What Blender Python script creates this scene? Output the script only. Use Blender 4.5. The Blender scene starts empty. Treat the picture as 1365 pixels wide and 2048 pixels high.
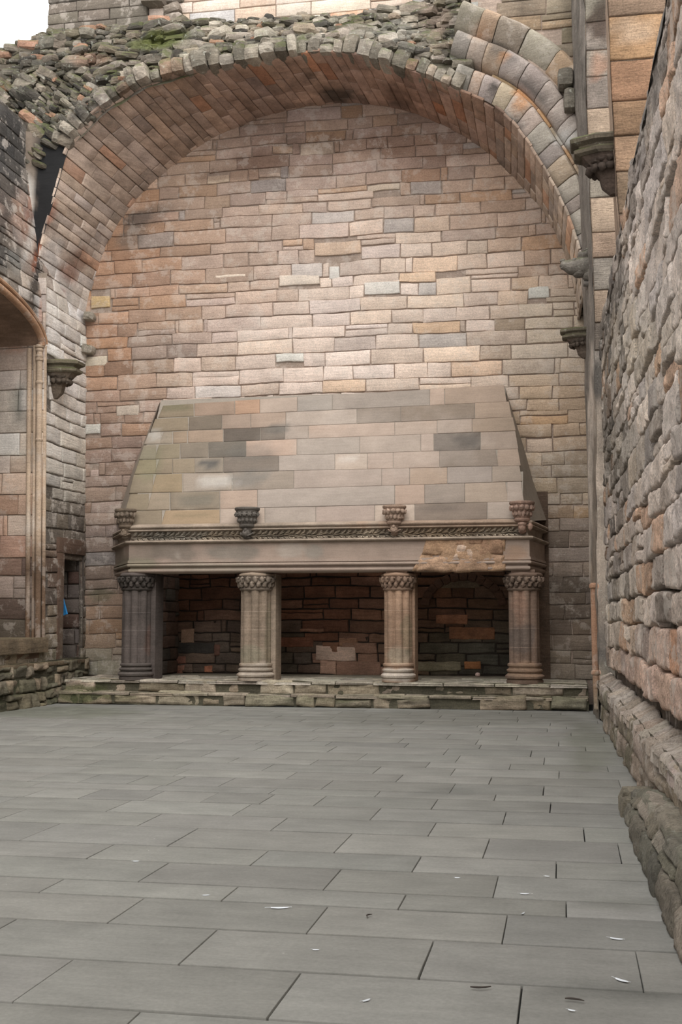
import bpy, bmesh, math, random
import numpy as np
from mathutils import Vector, Matrix
SC = bpy.context.scene
COL = SC.collection
rnd = random.Random(11)
R = np.random.default_rng(7)

# ------------------------------------------------------------------ camera
IW, IH, FPX = 1365.0, 2048.0, 2350.0
TH = math.atan(211 / FPX)
PSI = math.atan(450 * math.cos(TH) / FPX)
EYE = np.array([0.0, 0.0, 1.6])
FWD = np.array([-math.sin(PSI) * math.cos(TH), math.cos(PSI) * math.cos(TH), math.sin(TH)])
RGT = np.array([math.cos(PSI), math.sin(PSI), 0.0])
UPV = np.cross(RGT, FWD)
cd = bpy.data.cameras.new('camera'); cam = bpy.data.objects.new('camera', cd); COL.objects.link(cam)
cd.sensor_fit = 'HORIZONTAL'; cd.sensor_width = 36.0; cd.lens = FPX / IW * 36.0
cd.clip_start = 0.05; cd.clip_end = 500
cam.matrix_world = Matrix(((RGT[0], UPV[0], -FWD[0], EYE[0]), (RGT[1], UPV[1], -FWD[1], EYE[1]),
                           (RGT[2], UPV[2], -FWD[2], EYE[2]), (0, 0, 0, 1)))
SC.camera = cam

# ------------------------------------------------------------------ light: bright overcast sky
SC.view_settings.view_transform = 'Standard'
SC.view_settings.look = 'None'
SC.view_settings.gamma = 1.0
SC.view_settings.use_curve_mapping = False
SC.view_settings.exposure = 1.35
wd = bpy.data.worlds.new('overcast_sky'); SC.world = wd; wd.use_nodes = True
wt = wd.node_tree; wt.nodes.clear()
wo = wt.nodes.new('ShaderNodeOutputWorld'); wb = wt.nodes.new('ShaderNodeBackground')
tc = wt.nodes.new('ShaderNodeTexCoord'); sx = wt.nodes.new('ShaderNodeSeparateXYZ')
mr = wt.nodes.new('ShaderNodeMapRange')            # overcast sky: zenith brighter than the horizon
mr.inputs[1].default_value = 0.0; mr.inputs[2].default_value = 1.0
mr.inputs[3].default_value = 0.8; mr.inputs[4].default_value = 1.1
wt.links.new(tc.outputs['Generated'], sx.inputs[0]); wt.links.new(sx.outputs[2], mr.inputs[0])
wb.inputs[0].default_value = (1.0, 0.995, 0.985, 1)
wt.links.new(mr.outputs[0], wb.inputs[1]); wt.links.new(wb.outputs[0], wo.inputs[0])
sd = bpy.data.lights.new('sun_through_cloud', 'SUN'); sd.energy = 0.95; sd.angle = math.radians(70)
sd.color = (1.0, 0.96, 0.9)
so = bpy.data.objects.new('sun_through_cloud', sd); COL.objects.link(so)
so.rotation_euler = (math.radians(43), 0, math.radians(24))   # high, behind the camera
so.location = (-4, -6, 30)

# ------------------------------------------------------------------ picture point -> place
def ray(x, y): return FWD * FPX + RGT * (x - IW / 2) + UPV * (IH / 2 - y)
def atY(x, y, Y): d = ray(x, y); return EYE + d * (Y / d[1])
def atX(x, y, X): d = ray(x, y); return EYE + d * (X / d[0])
def atZ(x, y, Z): d = ray(x, y); return EYE + d * ((Z - 1.6) / d[2])
def atP(x, y, p0, n): d = ray(x, y); return EYE + d * (np.dot(np.asarray(p0) - EYE, n) / np.dot(d, n))
def proj(P):
    Q = np.asarray(P) - EYE; z = np.maximum(Q @ FWD, 1e-3)
    return IW / 2 + FPX * (Q @ RGT) / z, IH / 2 - FPX * (Q @ UPV) / z
def zY(y, Y, x=680): return atY(x, y, Y)[2]
def lin(c):
    c = np.asarray(c, float) / 255.0
    return np.where(c <= 0.04045, c / 12.92, ((c + 0.055) / 1.055) ** 2.4)

# ------------------------------------------------------------------ noise
def _h(ix, iy, iz):
    h = (ix.astype(np.uint32) * np.uint32(374761393)) ^ (iy.astype(np.uint32) * np.uint32(668265263)) ^ (iz.astype(np.uint32) * np.uint32(2246822519))
    h = (h ^ (h >> np.uint32(13))) * np.uint32(1274126177)
    h = h ^ (h >> np.uint32(16))
    return (h & np.uint32(0xffff)).astype(float) / 65535.0
def vn(p):
    i = np.floor(p).astype(np.int64); f = p - i; f = f * f * (3 - 2 * f); o = 0
    for a in (0, 1):
        for b in (0, 1):
            for c in (0, 1):
                w = (f[:, 0] if a else 1 - f[:, 0]) * (f[:, 1] if b else 1 - f[:, 1]) * (f[:, 2] if c else 1 - f[:, 2])
                o = o + w * _h(i[:, 0] + a, i[:, 1] + b, i[:, 2] + c)
    return o * 2 - 1
def fbm(x, y, z, oc=3):
    p = np.stack([np.asarray(x, float), np.asarray(y, float), np.broadcast_to(np.asarray(z, float), np.shape(x))], 1)
    s = 0; a = 0.6
    for k in range(oc):
        s = s + a * vn(p + 17.3 * k); p = p * 2.1; a *= 0.5
    return s

# ------------------------------------------------------------------ materials
MATS = {}
def stone_mat(name, bump=0.5, fine=0.25, var=0.35, streak=None, lichen=0.0, moss=0.0, dirt=0.0, rough=0.9, scale=1.0, skin=0.0, pit=0.0, specks=0.0):
    if name in MATS: return MATS[name]
    m = bpy.data.materials.new(name); m.use_nodes = True; nt = m.node_tree; N = nt.nodes; L = nt.links
    b = N['Principled BSDF']; b.inputs['Roughness'].default_value = rough
    b.inputs['Specular IOR Level'].default_value = 0.25
    tcn = N.new('ShaderNodeTexCoord'); vec = tcn.outputs['Object']
    at = N.new('ShaderNodeAttribute'); at.attribute_name = 'Col'
    def noise(s, det=6, v=None, ro=0.6):
        n = N.new('ShaderNodeTexNoise'); n.inputs['Scale'].default_value = s * scale
        n.inputs['Detail'].default_value = det; n.inputs['Roughness'].default_value = ro
        L.new(v or vec, n.inputs['Vector']); return n.outputs['Fac']
    def mrange(s, a, c, lo, hi):
        r = N.new('ShaderNodeMapRange'); r.inputs[1].default_value = a; r.inputs[2].default_value = c
        r.inputs[3].default_value = lo; r.inputs[4].default_value = hi; L.new(s, r.inputs[0]); return r.outputs[0]
    def mul(colr, s):
        v = N.new('ShaderNodeVectorMath'); v.operation = 'SCALE'; L.new(colr, v.inputs[0]); L.new(s, v.inputs['Scale']); return v.outputs[0]
    def mix(fac, a, bcol):
        x = N.new('ShaderNodeMix'); x.data_type = 'RGBA'; L.new(fac, x.inputs['Factor']); L.new(a, x.inputs['A'])
        x.inputs['B'].default_value = (*bcol, 1); return x.outputs['Result']
    mp = N.new('ShaderNodeMapping'); mp.inputs['Scale'].default_value = streak or (0.6, 0.6, 5.0); L.new(vec, mp.inputs[0])
    nl = noise(2.3, 7); ns = noise(5.0, 6, mp.outputs[0], 0.65); nf = noise(38, 6, None, 0.7)
    c = mul(at.outputs['Color'], mrange(nl, 0.3, 0.7, 1 - var, 1 + var))
    c = mul(c, mrange(ns, 0.3, 0.7, 1 - var * 0.7, 1 + var * 0.7))
    c = mul(c, mrange(nf, 0.3, 0.7, 1 - fine, 1 + fine))
    if pit:
        npt = noise(55, 4, None, 0.8)
        c = mul(c, mrange(npt, 0.36, 0.47, 1 - pit, 1.0))
    if skin:
        nk = noise(3.1, 9, None, 0.72)
        k = N.new('ShaderNodeMix'); k.data_type = 'RGBA'; L.new(mrange(nk, 0.53, 0.58, 0, skin), k.inputs['Factor']); L.new(c, k.inputs['A'])
        k.inputs['B'].default_value = (*lin((206, 196, 186)), 1); c = k.outputs['Result']
    if dirt:
        nd = noise(1.1, 8, None, 0.7)
        c = mix(mrange(nd, 0.52, 0.66, 0, dirt), c, tuple(lin((52, 49, 44))))
    if specks:
        vo = N.new('ShaderNodeTexVoronoi'); vo.inputs['Scale'].default_value = 4.0; L.new(vec, vo.inputs['Vector'])
        sp_ = mrange(vo.outputs['Distance'], 0.012, 0.03, specks, 0.0); ng = noise(0.9, 3)
        mm = N.new('ShaderNodeMath'); mm.operation = 'MULTIPLY'; L.new(sp_, mm.inputs[0]); L.new(mrange(ng, 0.48, 0.55, 0, 1), mm.inputs[1])
        c = mix(mm.outputs[0], c, tuple(lin((206, 206, 200))))
        vo = N.new('ShaderNodeTexVoronoi'); vo.inputs['Scale'].default_value = 2.3; L.new(vec, vo.inputs['Vector'])
        c = mix(mrange(vo.outputs['Distance'], 0.008, 0.02, specks, 0.0), c, tuple(lin((48, 46, 42))))
    if lichen:
        n3 = noise(9, 8, None, 0.75)
        c = mix(mrange(n3, 0.585, 0.64, 0, lichen), c, tuple(lin((176, 178, 166))))
    if moss:
        ge = N.new('ShaderNodeNewGeometry'); sp = N.new('ShaderNodeSeparateXYZ'); L.new(ge.outputs['Normal'], sp.inputs[0])
        n4 = noise(2.0, 6)
        ad = N.new('ShaderNodeMath'); ad.operation = 'MULTIPLY_ADD'; L.new(sp.outputs[2], ad.inputs[0]); ad.inputs[1].default_value = 0.30; L.new(n4, ad.inputs[2])
        c = mix(mrange(ad.outputs[0], 0.58, 0.75, 0, moss), c, tuple(lin((74, 80, 42))))
    L.new(c, b.inputs['Base Color'])
    bn = noise(20, 9, None, 0.78)
    bp = N.new('ShaderNodeBump'); bp.inputs['Strength'].default_value = bump; bp.inputs['Distance'].default_value = 0.03
    ma = N.new('ShaderNodeMath'); ma.operation = 'ADD'; L.new(bn, ma.inputs[0]); L.new(ns, ma.inputs[1])
    L.new(ma.outputs[0], bp.inputs['Height']); L.new(bp.outputs[0], b.inputs['Normal'])
    MATS[name] = m; return m
def plain_mat(name, rgb, rough=0.8, bump=0.0, sc=20):
    if name in MATS: return MATS[name]
    m = bpy.data.materials.new(name); m.use_nodes = True; nt = m.node_tree; b = nt.nodes['Principled BSDF']
    b.inputs['Roughness'].default_value = rough
    n = nt.nodes.new('ShaderNodeTexNoise'); n.inputs['Scale'].default_value = sc; n.inputs['Detail'].default_value = 5
    cr = nt.nodes.new('ShaderNodeMix'); cr.data_type = 'RGBA'; l = lin(rgb)
    cr.inputs['A'].default_value = (*(l * 0.75), 1); cr.inputs['B'].default_value = (*np.minimum(l * 1.2, 1), 1)
    tcn = nt.nodes.new('ShaderNodeTexCoord'); nt.links.new(tcn.outputs['Object'], n.inputs['Vector'])
    nt.links.new(n.outputs['Fac'], cr.inputs['Factor']); nt.links.new(cr.outputs['Result'], b.inputs['Base Color'])
    MATS[name] = m; return m

# ------------------------------------------------------------------ objects
def tag(o, label=None, cat=None, group=None, kind=None):
    if label: o['label'] = label
    if cat: o['category'] = cat
    if group: o['group'] = group
    if kind: o['kind'] = kind
    return o
def thing(name, label, cat, loc=(0, 0, 0), group=None):
    o = bpy.data.objects.new(name, None); COL.objects.link(o); o.location = [float(v) for v in loc]
    o.empty_display_size = 0.2
    return tag(o, label, cat, group)
def mesh_obj(name, V, Fc, mat, col=None, parent=None, smooth=True):
    me = bpy.data.meshes.new(name)
    me.from_pydata(np.asarray(V, float).tolist(), [], [list(map(int, f)) for f in Fc])
    if col is not None:
        a = me.color_attributes.new('Col', 'FLOAT_COLOR', 'POINT')
        c4 = np.ones((len(me.vertices), 4), np.float32); c4[:, :3] = np.clip(col, 0, 1)
        a.data.foreach_set('color', c4.ravel())
    me.materials.append(mat)
    if smooth: me.polygons.foreach_set('use_smooth', [True] * len(me.polygons))
    me.update()
    o = bpy.data.objects.new(name, me); COL.objects.link(o)
    if parent is not None:
        o.parent = parent
        r = parent
        off = Vector((0, 0, 0))
        while r is not None: off += r.location; r = r.parent
        me.transform(Matrix.Translation(-off))
    return o
STAINS = {}
def stain(P, col, items, seed=0.0):
    """soft-edged patches (px centre, radii, turn, colour, strength) blended into the stone colour"""
    if not items: return col
    x, y = proj(P); col = col.copy()
    w = 0.45 * fbm(x / 22.0, y / 22.0, seed + 3.1, 4)
    for (cx, cy, rx, ry, an, rgb, al) in items:
        ca, sa = math.cos(math.radians(an)), math.sin(math.radians(an))
        dx, dy = x - cx, y - cy
        a = (dx * ca + dy * sa) / rx; b = (-dx * sa + dy * ca) / ry
        d = np.sqrt(a * a + b * b) + w
        k = np.clip((1.12 - d) / 0.35, 0, 1)[:, None] * al
        col = col * (1 - k) + lin(rgb) * k
    return col

class Mas:
    """masonry: every stone a rounded, weathered block set in a bed of mortar; all in one mesh"""
    def __init__(s): s.U = []; s.V = []; s.D = []; s.K = []; s.I = []; s.C = []; s.F = []; s.n = 0; s.k = 0
    def stone(s, q, col, nu=7, nv=4, out=0.0, edge=0.02, dep=0.05, jit=0.008, amp=1.0):
        u0, u1, v0, v1 = q[:4]
        if isinstance(u0, tuple): c = np.array([u0, u1, v0, v1], float)     # four free corners
        else: c = np.array([(u0, v0), (u1, v0), (u1, v1), (u0, v1)], float)
        c = c + R.uniform(-jit, jit, c.shape)
        w = max(np.linalg.norm(c[1] - c[0]), 0.02); h = max(np.linalg.norm(c[3] - c[0]), 0.02)
        def ts(n, L):
            e = min(edge / L, 0.25); return np.concatenate([[0, e * 0.25], np.linspace(e, 1 - e, max(n - 1, 2)), [1 - e * 0.25, 1]])
        S, T = np.meshgrid(ts(nu, w), ts(nv, h)); sh = S.shape; S = S.ravel(); T = T.ravel()
        P = ((1 - S) * (1 - T))[:, None] * c[0] + (S * (1 - T))[:, None] * c[1] + (S * T)[:, None] * c[2] + ((1 - S) * T)[:, None] * c[3]
        ds = np.minimum(np.minimum(S, 1 - S) * w, np.minimum(T, 1 - T) * h)
        k = np.clip(ds / edge, 0, 1); r = np.sqrt(1 - (1 - k) ** 2)
        rim = (S <= 0) | (S >= 1) | (T <= 0) | (T >= 1)
        D = out - edge * (1 - r); D[rim] = out - dep - edge
        s.U.append(P[:, 0]); s.V.append(P[:, 1]); s.D.append(D); s.K.append(np.where(rim, 0, amp * (0.3 + 0.7 * k)))
        s.I.append(np.full(len(S), s.k * 3.7)); s.C.append(np.tile(col, (len(S), 1)))
        a = np.arange(len(S)).reshape(sh) + s.n
        s.F.append(np.stack([a[:-1, :-1], a[:-1, 1:], a[1:, 1:], a[1:, :-1]], -1).reshape(-1, 4))
        s.n += len(S); s.k += 1
    def bed(s, u0, u1, v0, v1, d, col, step=0.25, keep=None):
        nu = max(2, int((u1 - u0) / step) + 1); nv = max(2, int((v1 - v0) / step) + 1)
        U, V = np.meshgrid(np.linspace(u0, u1, nu), np.linspace(v0, v1, nv)); sh = U.shape
        a = np.arange(U.size).reshape(sh) + s.n
        f = np.stack([a[:-1, :-1], a[:-1, 1:], a[1:, 1:], a[1:, :-1]], -1).reshape(-1, 4)
        if keep:
            uc = (U[:-1, :-1] + U[1:, 1:]) / 2; vc = (V[:-1, :-1] + V[1:, 1:]) / 2
            kk = np.array([keep(x, y) for x, y in zip(uc.ravel(), vc.ravel())]); f = f[kk]
        s.U.append(U.ravel()); s.V.append(V.ravel()); s.D.append(np.full(U.size, d)); s.K.append(np.full(U.size, 0.3))
        s.I.append(np.full(U.size, -50.0)); s.C.append(np.tile(col, (U.size, 1))); s.F.append(f); s.n += U.size
    def build(s, name, F, mat, amp=0.012, freq=3.0, wob=0.015, wf=0.9, parent=None, stains=None, amp2=0.0, freq2=12.0):
        U = np.concatenate(s.U); V = np.concatenate(s.V); D = np.concatenate(s.D); K = np.concatenate(s.K); I = np.concatenate(s.I)
        D = D + K * (amp * fbm(U * freq, V * freq, I, 3))
        if amp2: D = D + K * amp2 * fbm(U * freq2, V * freq2, I + 9, 2)
        e = 0.25 * wob * 2
        U2 = U + 0.5 * wob * fbm(U * wf, V * wf, 3.3) + e * 0.5 * fbm(U * 9, V * 9, 8.8, 2)
        V2 = V + wob * fbm(U * wf, V * wf * 0.6, 6.1) + e * fbm(U * 7, V * 7, 1.8, 2)
        P = F(U2, V2, D); C = np.concatenate(s.C)
        if stains: C = stain(P, C, stains)
        return mesh_obj(name, P, np.concatenate(s.F), mat, C, parent)

def courses(u0, u1, v0, v1, hr, wr, split=0.10, gap=0.012, filler=0.05, hf=None):
    v = v0; out = []
    while v < v1 - 0.03:
        h = R.uniform(*hr) if hf is None else hf(v)
        if v + h > v1 - hr[0] * 0.5: h = v1 - v
        u = u0 - R.uniform(0, wr[1]) * 0.6
        while u < u1:
            w = R.uniform(*wr) * (0.75 + 0.5 * h / hr[1])
            if R.random() < filler: w = R.uniform(0.07, 0.15)
            a, b = max(u, u0), min(u + w, u1)
            if b - a > 0.05:
                if R.random() < split and h > 0.17:
                    f = R.uniform(0.35, 0.65)
                    out.append((a + gap / 2, b - gap / 2, v + gap / 2, v + h * f - gap / 2)); out.append((a + gap / 2, b - gap / 2, v + h * f + gap / 2, v + h - gap / 2))
                else: out.append((a + gap / 2, b - gap / 2, v + gap / 2, v + h - gap / 2))
            u += w
        v += h
    return out
def carve(rects, holes):
    for (a, b, c, d) in holes:
        out = []
        for q in rects:
            ov = min(q[3], d) - max(q[2], c)
            if ov < 0.3 * (q[3] - q[2]) or q[1] <= a or q[0] >= b: out.append(q); continue
            if a - 0.012 - q[0] > 0.07: out.append((q[0], a - 0.012, q[2], q[3]))
            if q[1] - b - 0.012 > 0.07: out.append((b + 0.012, q[1], q[2], q[3]))
        rects = out
    return rects
def jitcol(rgb, s=0.10, hue=0.018):
    l = lin(rgb) * max(0.35, R.normal(1, s)) * (1 + R.normal(0, hue, 3) * np.array([1, 0.4, 1.0])); return np.clip(l, 0.003, 0.95)
def idw(pts, p=2.5):
    XY = np.array([q[:2] for q in pts], float); CC = np.array([lin(q[2]) for q in pts])
    def f(x, y):
        d = ((XY - (x, y)) ** 2).sum(1) + 60.0; w = d ** (-p / 2 - 0.4); return (w[:, None] * CC).sum(0) / w.sum()
    return f

# ------------------------------------------------------------------ general mesh helpers
class MB:
    def __init__(s): s.V = []; s.F = []; s.n = 0; s.paint = []
    def add(s, V, F):
        V = np.asarray(V, float); s.V.append(V); s.F += [[i + s.n for i in f] for f in F]; s.n += len(V)
    def box(s, x0, x1, y0, y1, z0, z1, bev=0.0):
        bm = bmesh.new(); bmesh.ops.create_cube(bm, size=1)
        for v in bm.verts: v.co = Vector(((x0 + x1) / 2 + v.co.x * (x1 - x0), (y0 + y1) / 2 + v.co.y * (y1 - y0), (z0 + z1) / 2 + v.co.z * (z1 - z0)))
        if bev: bmesh.ops.bevel(bm, geom=bm.edges[:], offset=bev, segments=2, affect='EDGES', profile=0.6)
        s.bm(bm)
    def bm(s, bm):
        bm.verts.ensure_lookup_table(); bm.verts.index_update()
        s.add([v.co[:] for v in bm.verts], [[v.index for v in f.verts] for f in bm.faces]); bm.free()
    def lathe(s, c, prof, seg=24, rf=None, close=True):
        V = []; n = len(prof)
        for r, z in prof:
            for k in range(seg):
                a = 2 * math.pi * k / seg; rr = r * (rf(a) if rf else 1); V.append((c[0] + rr * math.cos(a), c[1] + rr * math.sin(a), c[2] + z))
        F = [[i * seg + k, i * seg + (k + 1) % seg, (i + 1) * seg + (k + 1) % seg, (i + 1) * seg + k] for i in range(n - 1) for k in range(seg)]
        if close: F.append(list(range(seg))[::-1]); F.append([(n - 1) * seg + k for k in range(seg)])
        s.add(V, F)
    def blob(s, c, r, sub=2, amp=0.12, fr=3.0, rot=None, box=0.0):
        bm = bmesh.new(); bmesh.ops.create_icosphere(bm, subdivisions=sub, radius=1)
        P = np.array([v.co[:] for v in bm.verts])
        if box: P = P / (np.abs(P) ** box).sum(1)[:, None] ** (1 / box)
        sd = R.uniform(0, 90)
        P = P * (1 + amp * fbm(P[:, 0] * fr + sd, P[:, 1] * fr, P[:, 2] * fr, 3))[:, None] * np.asarray(r)
        if rot is not None: P = P @ rot.T
        P = P + np.asarray(c)
        for v, p in zip(bm.verts, P): v.co = p
        s.bm(bm)
    def tube(s, pts, rad, seg=8):
        pts = [Vector(p) for p in pts]; V = []; n = len(pts)
        for i, p in enumerate(pts):
            t = (pts[min(i + 1, n - 1)] - pts[max(i - 1, 0)]).normalized()
            a = t.cross(Vector((0, 0, 1)) if abs(t.z) < 0.95 else Vector((1, 0, 0))).normalized(); b = t.cross(a)
            r = rad[i] if hasattr(rad, '__len__') else rad
            for k in range(seg):
                q = 2 * math.pi * k / seg; V.append(tuple(p + a * (r * math.cos(q)) + b * (r * math.sin(q))))
        F = [[i * seg + k, i * seg + (k + 1) % seg, (i + 1) * seg + (k + 1) % seg, (i + 1) * seg + k] for i in range(n - 1) for k in range(seg)]
        F.append(list(range(seg))[::-1]); F.append([(n - 1) * seg + k for k in range(seg)]); s.add(V, F)
    def build(s, name, mat, rgb, parent=None, smooth=True, var=0.08, stains=None, ang=40):
        V = np.concatenate(s.V); 
        if callable(rgb): C = rgb(V)
        else: C = np.tile(lin(rgb), (len(V), 1)) * (1 + var * fbm(V[:, 0] * 2.2, V[:, 1] * 2.2, V[:, 2] * 2.2))[:, None]
        for (a, b, c) in s.paint: C[a:b] = c
        if stains: C = stain(V, C, stains)
        o = mesh_obj(name, V, s.F, mat, C, parent, smooth)
        if smooth and ang: o.data.set_sharp_from_angle(angle=math.radians(ang))
        return o
def rotm(ax, ay, az):
    from mathutils import Euler
    return np.array(Euler((ax, ay, az)).to_matrix())
def rock(mb, c, r, rot=None, rough=0.22, pw=5, col=None):
    """angular broken stone"""
    bm = bmesh.new(); bmesh.ops.create_cube(bm, size=2); bmesh.ops.subdivide_edges(bm, edges=bm.edges[:], cuts=2, use_grid_fill=True)
    P = np.array([v.co[:] for v in bm.verts])
    q = (np.abs(P) ** pw).sum(1)[:, None] ** (1.0 / pw); P = P / q
    sd = R.uniform(0, 900)
    for ax in range(3): P[:, ax] += rough * fbm(P[:, 0] * 1.1 + sd, P[:, 1] * 1.1 + 40 * ax, P[:, 2] * 1.1, 2)
    P = P * np.asarray(r)
    if rot is not None: P = P @ rot.T
    P = P + np.asarray(c)
    for v, p in zip(bm.verts, P): v.co = p
    if col is not None: mb.paint.append((mb.n, mb.n + len(P), np.clip(col, 0.01, 0.9)))
    mb.bm(bm)
def sweep(mb, prof, path, closed_ends=True):
    """profile (out, z) carried along a plan path, mitred; out is to the right-hand normal of travel"""
    path = [np.array(p, float) for p in path]; n = len(path); nr = []
    for i in range(n - 1):
        t = path[i + 1] - path[i]; t /= np.linalg.norm(t); nr.append(np.array([t[1], -t[0]]))
    V = []
    for i, p in enumerate(path):
        if i == 0: m = nr[0]
        elif i == n - 1: m = nr[-1]
        else: m = nr[i - 1] + nr[i]; m = m / (m @ nr[i])
        for (o, z) in prof: q = p + m * o; V.append((q[0], q[1], z))
    k = len(prof)
    F = [[i * k + j, i * k + j + 1, (i + 1) * k + j + 1, (i + 1) * k + j] for i in range(n - 1) for j in range(k - 1)]
    mb.add(V, F)

# ------------------------------------------------------------------ key places
YW, YF, YB = 22.7, 20.8, 23.8       # back wall, vault front, back of the fireplace recess
def XL(z): return -9.62 - 0.018 * z - np.clip(0.16 * (np.asarray(z, float) - 7.6), 0, 0.45) # left wall face
def XRW(y): return 0.47 + 0.018 * (20.5 - y)   # foot of the right wall
M_ASH = stone_mat('weathered_sandstone', 0.6, 0.2, 0.14, skin=0.25, pit=0.3)
M_SOFF = stone_mat('vault_sandstone', 0.45, 0.2, 0.28, dirt=0.35)
M_ROUGH = stone_mat('rough_rubble_stone', 1.0, 0.4, 0.22, streak=(3.0, 1.5, 0.5), dirt=0.2, skin=0.5, pit=0.55)
M_SMOOTH = stone_mat('dressed_stone', 0.18, 0.10, 0.12)
M_CARVE = stone_mat('carved_stone', 0.5, 0.3, 0.35, dirt=0.4)
M_RUB = stone_mat('ruined_core_stone', 0.8, 0.3, 0.35, lichen=0.55, moss=0.75, dirt=0.4)
M_DARK = stone_mat('black_weathered_stone', 0.7, 0.35, 0.4, lichen=0.35)
M_STEP = stone_mat('mossy_step_stone', 0.9, 0.3, 0.35, moss=0.25, dirt=0.35)
M_FLAG = stone_mat('flagstone', 0.12, 0.12, 0.12, streak=(0.5, 2.5, 1.0), specks=0.6)
MORT = lin((150, 134, 122))

# ================================================================== FLOOR
def build_floor():
    ys = [2.0, 2.55, 2.95, 3.5, 4.12, 4.72, 5.36, 6.0, 6.58, 6.95, 7.54, 8.05, 8.78, 9.37, 9.99, 10.57, 10.94, 11.57, 12.12, 12.72]
    y = 12.72
    while y < 20.6: y += R.choice([0.38, 0.55, 0.62, 0.7, 0.5]); ys.append(y)
    J = [(13,1850),(388,1901),(628,1848),(241,1828),(450,1796),(92,1777),(295,1752),(659,1766),(187,1710),(510,1723),(67,1669),(354,1681),(682,1691),(13,1633),(282,1648),(549,1655),(218,1620),(470,1628),(10,1603),(161,1595),(403,1603),(632,1608),(95,1577),(325,1584),(548,1590),(255,1567),(440,1571),(646,1576),(62,1560),(202,1549),(371,1554),(573,1557),(95,1955),(572,1987),(274,2030),(169,1532),(359,1535),(528,1539),(128,1515),(313,1518),(464,1522),(192,1492),(336,1496),(513,1499),(1040,2010),(1010,1859),(850,1926),(1133,1816),(802,1809),(992,1774),(1113,1736),(832,1732),(973,1697),(863,1662),(1010,1636),(747,1633),(1102,1612),(868,1611),(991,1595),(750,1593),(1088,1580),(904,1579),(981,1562),(796,1560),(1119,1546),(906,1545),(751,1543),(1022,1530),(857,1529),(1063,1507),(890,1506),(961,1494),(812,1492),(1035,1476)]
    rows = {}
    for (x, yy) in J:
        p = atZ(x, yy, 0)
        for i in range(len(ys) - 1):
            if ys[i] <= p[1] < ys[i + 1]: rows.setdefault(i, []).append(p[0])
    m = Mas(); m.bed(-11, 1.2, 2.0, 24.0, -0.022, lin((26, 26, 25)), 0.5)
    for i in range(len(ys) - 1):
        j = sorted(rows.get(i, []))
        if not j: j = [R.uniform(-3, -1)]
        jj = [j[0]]
        for x in j[1:]:
            if x - jj[-1] < 0.3: continue
            while x - jj[-1] > 1.75: jj.append(jj[-1] + R.uniform(0.85, 1.25))
            if x - jj[-1] > 0.3: jj.append(x)
        while jj[0] > -11: jj.insert(0, jj[0] - R.uniform(0.85, 1.3))
        while jj[-1] < 1.3: jj.append(jj[-1] + R.uniform(0.9, 1.3))
        for a, b in zip(jj[:-1], jj[1:]):
            c = jitcol((118, 117, 112), 0.06, 0.006)
            nx = max(4, int((b - a) / 0.14))
            m.stone((a + 0.003, b - 0.003, ys[i] + 0.012, ys[i + 1] - 0.012), c, nx, 5, 0.0, 0.004, 0.02, 0.002)
    def F(U, V, D): return np.stack([U, V, D], 1)
    st = [(1180, 1500, 40, 60, 0, (95, 96, 84), 0.5), (900, 1437, 320, 16, 0, (98, 97, 90), 0.5), (130, 1425, 160, 12, 0, (92, 95, 80), 0.5),
          (1200, 1975, 130, 18, 4, (84, 84, 80), 0.6), (1230, 1812, 90, 14, 0, (98, 98, 92), 0.5), (880, 1586, 60, 8, 0, (98, 98, 94), 0.6)]
    o = m.build('floor', F, M_FLAG, amp=0.004, freq=1.2, wob=0.003, stains=st); tag(o, kind='structure')
build_floor()

# ================================================================== BACK WALL
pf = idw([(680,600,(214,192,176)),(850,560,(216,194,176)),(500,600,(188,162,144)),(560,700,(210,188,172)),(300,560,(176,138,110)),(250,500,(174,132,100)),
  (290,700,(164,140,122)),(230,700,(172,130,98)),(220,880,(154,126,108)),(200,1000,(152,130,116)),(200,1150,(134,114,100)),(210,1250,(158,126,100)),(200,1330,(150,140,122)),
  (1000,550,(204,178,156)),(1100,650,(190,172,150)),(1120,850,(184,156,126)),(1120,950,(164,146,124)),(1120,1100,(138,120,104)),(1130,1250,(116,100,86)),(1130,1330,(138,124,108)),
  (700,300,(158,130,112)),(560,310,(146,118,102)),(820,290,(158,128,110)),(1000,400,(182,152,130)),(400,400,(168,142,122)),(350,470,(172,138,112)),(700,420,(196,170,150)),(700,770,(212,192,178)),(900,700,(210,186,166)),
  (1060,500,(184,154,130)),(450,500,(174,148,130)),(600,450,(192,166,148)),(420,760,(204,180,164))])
m = Mas()
x0, x1 = XL(4) - 0.15, 0.62
m.bed(x0 - 0.2, x1 + 0.2, -0.05, 13.0, -0.03, MORT, 0.2, keep=lambda u, v: not (-8.1 < u < -0.62 and v < 3.4))
EXP = [(600,668,283,312,(178,160,144)),(545,585,292,310,(160,135,115)),(518,560,347,357,(170,150,135)),(415,458,349,368,(192,172,152)),(1058,1100,572,597,(196,194,186)),
    (873,942,552,590,(210,190,172)),(560,640,548,572,(206,192,178)),(730,800,562,592,(210,204,196)),(660,680,531,557,(200,196,190)),(430,492,548,558,(214,198,182)),(552,607,707,726,(206,202,194)),
    (1055,1105,877,905,(196,176,158)),(630,722,480,512,(196,172,152)),(735,800,368,384,(196,178,160)),(180,197,940,955,(180,160,150)),(168,200,848,868,(200,196,188)),(170,215,710,732,(196,184,166)),(182,220,590,616,(196,170,130)),(935,975,480,508,(192,174,158)),(233,278,810,832,(186,172,158))]
EXR = []
for (a, b, c_, d, rgb) in EXP: p = atY(a, d, YW); q = atY(b, c_, YW); EXR.append((p[0], q[0], p[2], q[2]))
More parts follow.
